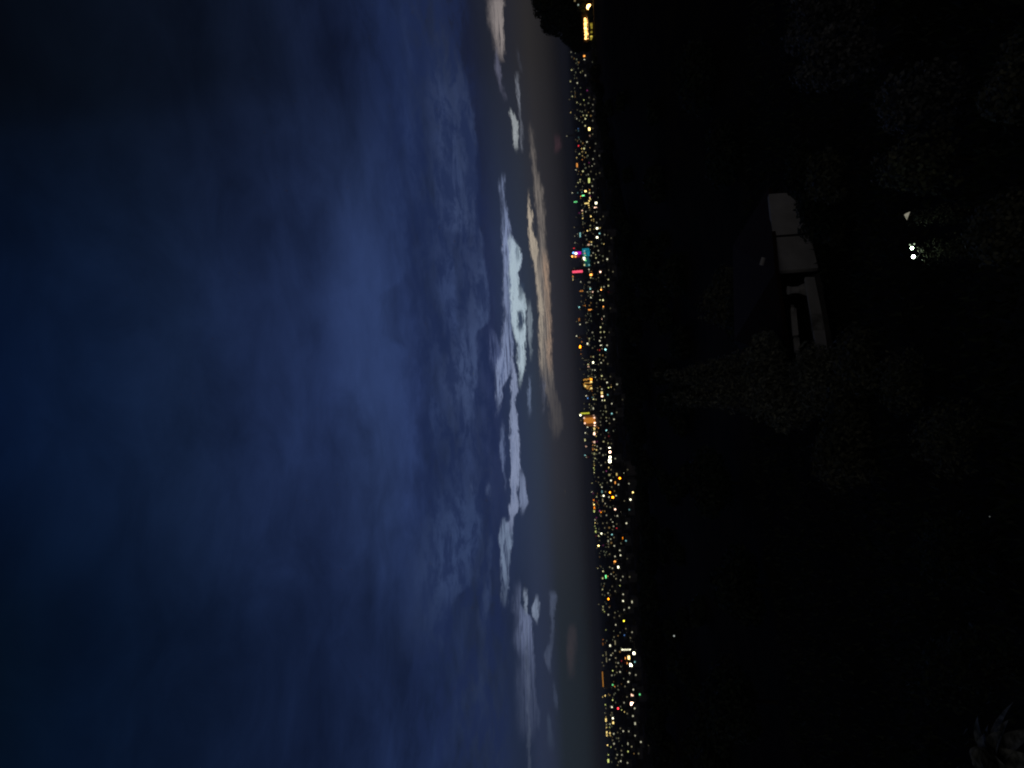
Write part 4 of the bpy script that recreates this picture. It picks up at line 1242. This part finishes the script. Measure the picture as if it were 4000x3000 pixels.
def quad_wall(name, c0, c1, c2, c3, t, mat):
    """upright slab with its four near corners given (bottom a, bottom b, top b, top a)"""
    c = [LOC(q) for q in (c0, c1, c2, c3)]
    dd = Vector((c[1].x - c[0].x, c[1].y - c[0].y, 0)).normalized()
    nn = Vector((dd.y, -dd.x, 0))
    if nn.dot(c0 - EYE) < 0:
        nn = -nn
    v = [tuple(q) for q in c] + [tuple(q + nn * t) for q in c]
    f = [(0, 1, 2, 3), (7, 6, 5, 4), (0, 4, 5, 1), (1, 5, 6, 2), (2, 6, 7, 3), (3, 7, 4, 0)]
    return obj(name, v, f, mat, hs)


d0, d1 = dA - 1.0, dA - 4.0
dm = d0 + (d1 - d0) * .46
quad_wall('parapet', at_d(3182, 1082, d0), at_d(3211, 1226, dm), at_d(3168, 1226, dm), at_d(3145, 1082, d0), .25, M['white_wall'])
dn = d0 + (d1 - d0) * .66
quad_wall('parapet', at_d(3211, 1227, dm - .01), at_d(3222, 1289, dn), at_d(3176, 1289, dn), at_d(3168, 1227, dm - .01), .25, M['old_wall'])
quad_wall('parapet', at_d(3222, 1290, dn - .01), at_d(3237, 1396, d1), at_d(3194, 1396, d1), at_d(3178, 1290, dn - .01), .25, M['white_wall'])
# pillar with a spreading head between wall and parapet
pq = at_d(3140, 1130, d0 + .8)
pb, pt = at_d(3146, 1130, d0 + .8), at_d(3076, 1130, d0 + .8)
w = 13 * (d0 / F_PX)
lp = LOC(pq)
zt_, zb_ = pt.z - ZB, pb.z - ZB
MB().tube([(lp.x, lp.y, zb_ + .42), (lp.x, lp.y, zt_ - .22)], [w, w], 12).build('pillar', M['white_wall'], hs)
MB().tube([(lp.x, lp.y, zt_ - .22), (lp.x, lp.y, zt_ - .1), (lp.x, lp.y, zt_)], [w * 1.02, w * 1.25, w * 1.3], 12).build('capital', M['white_wall'], hs)
MB().tube([(lp.x, lp.y, zb_ - 1.0), (lp.x, lp.y, zb_), (lp.x, lp.y, zb_ + .42)], [w * 1.9, w * 1.9, w * 1.02], 12).build('pillar_base', M['old_wall'], hs)
# far wall of the terrace in three lengths
for (ya, yb, xa, xb, th) in ((1190, 1201, 3089, 3090, 12), (1202, 1308, 3090, 3100, 20), (1317, 1368, 3101, 3106, 21), (1376, 1391, 3109, 3111, 17)):
    da, db = d0 + 1.6, d0 + 1.0
    quad_wall('terrace_wall', at_d(xa + th, ya, da), at_d(xb + th, yb, db), at_d(xb, yb, db), at_d(xa, ya, da), .25, M['white_wall'])
# terrace floor and the dark wall of the house behind it
f0, f1 = at_d(3150, 1075, d0), at_d(3205, 1400, d1)
g0, g1 = at_d(3112, 1075, d0 + 4.4), at_d(3128, 1400, d0 + 4.4)
q = [LOC(Vector((k.x, k.y, zz))) for k, zz in ((f0, f0.z), (f1, f1.z), (g1, g1.z), (g0, g0.z))]
obj('terrace_floor', [tuple(k - Vector((0, 0, .5))) for k in q] + [tuple(k - Vector((0, 0, .75))) for k in q],
    [(0, 1, 2, 3), (7, 6, 5, 4), (0, 4, 5, 1), (1, 5, 6, 2), (2, 6, 7, 3), (3, 7, 4, 0)], M['paving'], hs)
# hipped roof of dark tiles over wall and terrace
e = [at_d(3028, 1062, dA - .6), at_d(3001, 735, dB + 1.0)]
r0, r1 = at_d(2868, 1330, dA + 9), at_d(2862, 960, dB + 8)
e2 = at_d(3080, 1400, d0 + 2.6)
bk0, bk1 = at_d(2935, 1440, dA + 17), at_d(2925, 900, dB + 15)
V = [LOC(k) for k in (e[0], e[1], bk1, bk0, e2, r0, r1)]
th = Vector((0, 0, .22))
vv = [tuple(k) for k in V] + [tuple(k - th) for k in V]
ff = [(0, 1, 6, 5), (4, 0, 5), (1, 2, 6), (2, 3, 5, 6), (3, 4, 5), (7, 12, 13, 8), (11, 12, 7), (8, 13, 9), (9, 13, 12, 10), (10, 12, 11), (0, 7, 8, 1), (4, 11, 7, 0), (1, 8, 9, 2), (2, 9, 10, 3), (3, 10, 11, 4)]
roof = obj('roof', vv, ff, M['tile'], hs)
# the house body under the roof
body_q = [LOC(k) for k in (at_d(3036, 1066, dA + .6), at_d(3010, 760, dB + 1.6), at_d(2945, 905, dB + 14), at_d(2955, 1430, dA + 16), at_d(3080, 1395, d0 + 6.5), at_d(3034, 1082, d0 + 6.5))]
bot = [Vector((k.x, k.y, -3)) for k in body_q]
n = 6
obj('wall', [tuple(k - Vector((0, 0, .25))) for k in body_q] + [tuple(k) for k in bot], [tuple(range(6)), tuple(reversed(range(6, 12)))] + [(i, n + i, n + (i + 1) % n, (i + 1) % n) for i in range(n)], M['dark_wall'], hs)['label'] = 'dark inner wall set back behind the terrace'
# pale vent pipe lying on the roof slope
fl = MB().tube([LOC(at_d(2974, 1036, dA + .9)), LOC(at_d(2983, 1006, dA + .9))], [.13, .13], 8)
fl.build('vent_pipe', M['white_wall'], roof)

# ------------------------------------------------------------------ trees and plants on the near slope
def plant_at(px, py, d, name, label, cat, rad, n, leaf, seed, mat, group, shape='round', make=tree, minh=1.0, rounded=None):
    p = at_d(px, py, d)
    h = max(minh, p.z - ground_z(p.x, p.y))
    if make is bush:
        return bush(name, label, cat, p.x, p.y, h, rad, n, leaf, seed, mat, group, name == 'broadleaf_shrub')
    return tree(name, label, cat, p.x, p.y, h, rad, n, leaf, seed, mat, group, shape)


G1 = 'garden trees around the hillside house'
plant_at(2542, 1472, 52, 'cypress_tree', 'taller pointed conifer rising beside the terrace end of the house', 'tree', 1.5, 5200, .13, 11, M['leaf_silver'], G1, 'cone')
plant_at(2572, 1552, 48, 'cypress_tree', 'second pointed conifer, set farther from the house', 'tree', 1.6, 5200, .13, 12, M['leaf_silver'], G1, 'cone')
plant_at(2780, 1250, 58, 'garden_tree', 'loose grey crown standing behind the roof of the house', 'tree', 2.8, 4200, .17, 13, M['leaf_dark'], G1)
plant_at(2840, 1450, 46, 'garden_tree', 'spreading tree at the end of the terrace', 'tree', 2.6, 4200, .15, 14, M['leaf_silver'], G1)
plant_at(3060, 1500, 40, 'garden_tree', 'low spreading tree below the end of the parapet', 'tree', 2.2, 3800, .13, 15, M['leaf_silver'], G1)
plant_at(3220, 1640, 34, 'garden_tree', 'sparse tree trailing down the slope from the parapet', 'tree', 2.2, 3000, .12, 16, M['leaf_mid'], G1)
plant_at(3060, 850, 38, 'garden_tree', 'dark tree covering the foot of the white wall', 'tree', 1.5, 3000, .12, 17, M['leaf_dark'], G1)
plant_at(2990, 690, 42, 'garden_tree', 'dark tree at the far end of the white wall', 'tree', 2.0, 3400, .13, 18, M['leaf_dark'], G1)
plant_at(2780, 620, 70, 'garden_tree', 'dark tree on the slope above the roof towards the villa', 'tree', 3.4, 3400, .22, 19, M['leaf_dark'], G1)
plant_at(2700, 300, 80, 'garden_tree', 'dark tree between the house and the hilltop villa', 'tree', 4.0, 3400, .25, 20, M['leaf_dark'], G1)
plant_at(2660, 1900, 75, 'garden_tree', 'dark tree on the open slope past the two conifers', 'tree', 3.6, 3400, .25, 21, M['leaf_dark'], G1)
plant_at(2720, 2300, 70, 'garden_tree', 'dark tree farther out on the open slope', 'tree', 3.6, 3400, .25, 22, M['leaf_dark'], G1)
plant_at(2700, 2750, 72, 'garden_tree', 'dark tree at the far end of the open slope', 'tree', 3.8, 3400, .25, 23, M['leaf_dark'], G1)
plant_at(3105, 700, 34, 'garden_tree', 'leafy tree right in front of the far corner of the white wall', 'tree', 1.3, 2600, .12, 24, M['leaf_mid'], G1)
plant_at(3178, 905, 39, 'garden_tree', 'small tree growing over the foot of the white wall', 'tree', .9, 1800, .1, 25, M['leaf_mid'], G1)
plant_at(2900, 1560, 44, 'garden_tree', 'tall loose tree between the two conifers and the terrace', 'tree', 2.4, 3600, .14, 26, M['leaf_silver'], G1)
plant_at(2690, 1180, 66, 'garden_tree', 'broad tree whose top shows over the roof ridge', 'tree', 3.2, 3600, .2, 27, M['leaf_mid'], G1)
plant_at(3120, 1800, 34, 'garden_tree', 'faint loose crown in the middle of the slope', 'tree', 2.0, 2800, .13, 28, M['leaf_mid'], G1)
plant_at(3300, 1420, 31, 'garden_tree', 'bushy crown right below the end of the parapet', 'tree', 1.7, 2600, .11, 29, M['leaf_mid'], G1)
G2 = 'shrubs on the near slope'
plant_at(3015, 95, 30, 'broadleaf_shrub', 'shrub with pale rounded leaves, uppermost of the three at the picture edge', 'shrub', 1.3, 2400, .075, 31, M['leaf_pale'], G2, make=bush)
plant_at(3065, 250, 28, 'broadleaf_shrub', 'shrub with the palest rounded leaves near the picture edge', 'shrub', 1.25, 2200, .075, 32, M['leaf_pale'], G2, make=bush)
plant_at(3400, 420, 20, 'broadleaf_shrub', 'shrub of big pale leaves between garden lamp and picture edge', 'shrub', 1.0, 1800, .055, 33, M['leaf_pale'], G2, make=bush)
plant_at(3420, 660, 19, 'broadleaf_shrub', 'low shrub of pale leaves above the glowing wall patch', 'shrub', .9, 1600, .05, 34, M['leaf_mid'], G2, make=bush)
plant_at(3780, 900, 13, 'broadleaf_shrub', 'bluish leafy shrub low on the slope behind the lamp', 'shrub', .75, 1500, .04, 35, M['leaf_mid'], G2, make=bush)
plant_at(3840, 330, 13, 'broadleaf_shrub', 'shrub low at the picture edge under the pale leaves', 'shrub', .8, 1500, .04, 36, M['leaf_mid'], G2, make=bush)
plant_at(3420, 1500, 24, 'garden_shrub', 'small leaved shrub below the parapet end', 'shrub', 1.3, 1500, .07, 37, M['leaf_mid'], G2, make=bush)
plant_at(3560, 1720, 19, 'garden_shrub', 'small leaved shrub farther down from the parapet end', 'shrub', 1.2, 1500, .06, 38, M['leaf_mid'], G2, make=bush)
plant_at(3500, 2150, 20, 'garden_shrub', 'dark shrub in the middle of the bare slope', 'shrub', 1.2, 1300, .07, 39, M['leaf_dark'], G2, make=bush)
plant_at(3520, 2600, 18, 'garden_shrub', 'dark shrub near the grey leafy clump on the bare slope', 'shrub', 1.1, 1200, .07, 40, M['leaf_dark'], G2, make=bush)

# pale agave close to the eye
p = at_d(3735, 2965, 9.0)
gz = ground_z(p.x, p.y)
ag = empty('broad_leaved_plant', (p.x, p.y, gz))
tag(ag, 'dim grey clump of broad pointed leaves close by at the picture corner', 'plant')
rnd = random.Random(5)
hh = p.z - gz + .1
stem = MB().tube([(0, 0, -.2), (.03, 0, hh * .5), (0, .02, hh * .86)], [.12, .1, .07], 8)
stem.build('stem', M['bark'], ag)
for k in range(52):
    a = k * 2.4
    ln = rnd.uniform(.3, .55)
    el = R(rnd.uniform(-5, 78))
    dirv = Vector((math.cos(a) * math.cos(el), math.sin(a) * math.cos(el), math.sin(el)))
    sd_ = dirv.cross(Vector((0, 0, 1))).normalized()
    v, f = [], []
    for i in range(7):
        t = i / 6
        c = Vector((0, 0, hh * .84)) + dirv * ln * t - Vector((0, 0, 1)) * ln * .5 * t * t
        wd = .105 * math.sin(math.pi * min(1, .18 + t * .82)) ** .8 + .002
        nn = sd_.cross(dirv) * wd * .45
        v += [tuple(c - sd_ * wd + nn), tuple(c), tuple(c + sd_ * wd + nn)]
        if i:
            b_ = 3 * i
            f += [(b_ - 3, b_ - 2, b_ + 1, b_), (b_ - 2, b_ - 1, b_ + 2, b_ + 1)]
    obj('leaf', v, f, M['agave'], ag, smooth=True)

# garden lamp glimpsed through leaves, and an added glowing stand-in for a lit wall
def lantern(px, py, d, name, label, make_head, parts):
    p = at_d(px, py, d)
    g0 = ground_z(p.x, p.y) - p.z
    o = MB().tube([(0, 0, g0 - .2), (0, 0, -.25)], [.045, .035], 8).ball((0, 0, -.24), .07).build(name, M['steel'], None, p)
    tag(o, label, 'lamp')
    for nm, mb_, mt in make_head():
        mb_.build(nm, mt, o)
    return o


d = 17.0
pix = d / F_PX
lamp_w = glow('garden_lamp_white', (215, 245, 205), 24.0, True)
lamp_d = glow('garden_lamp_side', (200, 225, 190), .7)


def heads():
    yield 'lamp_globe', MB().ball((.06, 0, .0), pix * 5.2, 10, 8), lamp_w
    yield 'lamp_globe', MB().ball((-.13, 0, -.02), pix * 6.0, 10, 8), lamp_w
    yield 'lamp_globe', MB().ball((.14, .02, .03), pix * 2.6, 8, 6).ball((.15, .02, -.06), pix * 2.6, 8, 6), lamp_d
    yield 'lamp_arm', MB().tube([(-.17, 0, -.09), (0, 0, -.22), (.08, 0, -.09)], [.012, .014, .012], 6), M['steel']


lantern(3563, 980, d, 'garden_lamp', 'small white garden lamp glimpsed through leaves', heads, 0)
# leaf sprays around the lamp
p = at_d(3572, 985, d - .28)
o = bush('garden_shrub', 'thin shrub lit up by the white garden lamp', 'shrub', p.x, p.y, max(.6, p.z - ground_z(p.x, p.y)), .4, 700, .03, 51, M['leaf_mid'], G2)


p = at_d(3548, 848, d - .3)
bush('garden_shrub', 'sparse leaves before the dull glowing wall patch', 'shrub', p.x, p.y, max(.5, p.z - ground_z(p.x, p.y) + .12), .3, 420, .03, 52, M['leaf_mid'], G2)


def wall_patch():  # glowing shape made up for a lit white wall in a gap of the leaves
    a, b_, c = pix * 15, pix * 9, pix * 17
    v = [(-c * .8, 0, 3 * pix), (c * .6, -b_, 7 * pix), (c * .5, b_, 8 * pix), (c * .85, -b_, -6 * pix), (c * .75, b_, -8 * pix)]
    m_ = MB()
    m_.v = v
    m_.f = [(0, 1, 2), (0, 3, 1), (0, 2, 4), (0, 4, 3), (1, 3, 4, 2)]
    yield 'glowing_patch', m_, glow('wall_patch_glow', (176, 172, 152), .5)


lantern(3545, 845, d, 'lit_wall_standin', 'dull three cornered glowing stand-in for a lit wall beside the garden lamp', wall_patch, 0)

for px, py_, dd_, rr, lb in ((2633, 2484, 95, 3.2, 'tiny lone white lamp on the dark hillside'), (3866, 2018, 14, 2.2, 'faint speck of a path lamp low in the near dark')):
    q = at_d(px, py_, dd_)
    s_ = dd_ / F_PX
    g0 = ground_z(q.x, q.y) - q.z
    o = MB().tube([(0, 0, min(g0, -.3) - .2), (0, 0, -rr * s_)], [max(.01, s_ * .8), max(.008, s_ * .5)], 6).ball((0, 0, -rr * s_), s_ * 1.2).build('path_lamp', M['steel'], None, q)
    tag(o, lb, 'lamp')
    MB().ball((0, 0, 0), rr * s_, 8, 6).build('lamp_globe', glow('path_lamp_light', (215, 225, 215), .5 if dd_ > 50 else .12), o)

# grass and ground cover of the near slope
rnd = random.Random(9)
v, f = [], []
for i in range(26000):
    a = rnd.uniform(-36, 36)
    dd = 7 + 60 * rnd.random() ** 1.6
    x, y = dd * math.sin(R(a)), dd * math.cos(R(a))
    z = ground_z(x, y)
    s = rnd.uniform(.05, .12) * (1 + dd / 40)
    b_ = rnd.uniform(0, 6.28)
    cx, sy_ = math.cos(b_) * s * .4, math.sin(b_) * s * .4
    n = len(v)
    lx, ly = rnd.uniform(-s, s), rnd.uniform(-s, s)
    v += [(x - cx, y - sy_, z - .02), (x + cx, y + sy_, z - .02), (x + lx, y + ly, z + s * rnd.uniform(.8, 2))]
    f.append((n, n + 1, n + 2))
tag(obj('grass', v, f, M['leaf_dark']), 'rough dark grass over the near slope', 'grass', kind='stuff')

# evening haze over the plain
hz = MB().box(-14000, 14000, -300, 14000, -1.5, 120).build('haze', None)
hz.data.materials.clear()
hm = bpy.data.materials.new('evening_haze')
hm.use_nodes = True
hn, hl = hm.node_tree.nodes, hm.node_tree.links
for n_ in list(hn):
    hn.remove(n_)
ho = hn.new('ShaderNodeOutputMaterial')
hv = hn.new('ShaderNodeVolumePrincipled')
hv.inputs['Color'].default_value = (0.85, 0.87, 0.9, 1)
hv.inputs['Density'].default_value = 0.00011
hl.new(hv.outputs[0], ho.inputs['Volume'])
hz.data.materials.append(hm)
tag(hz, 'thin evening haze over the city plain', 'haze', kind='stuff')
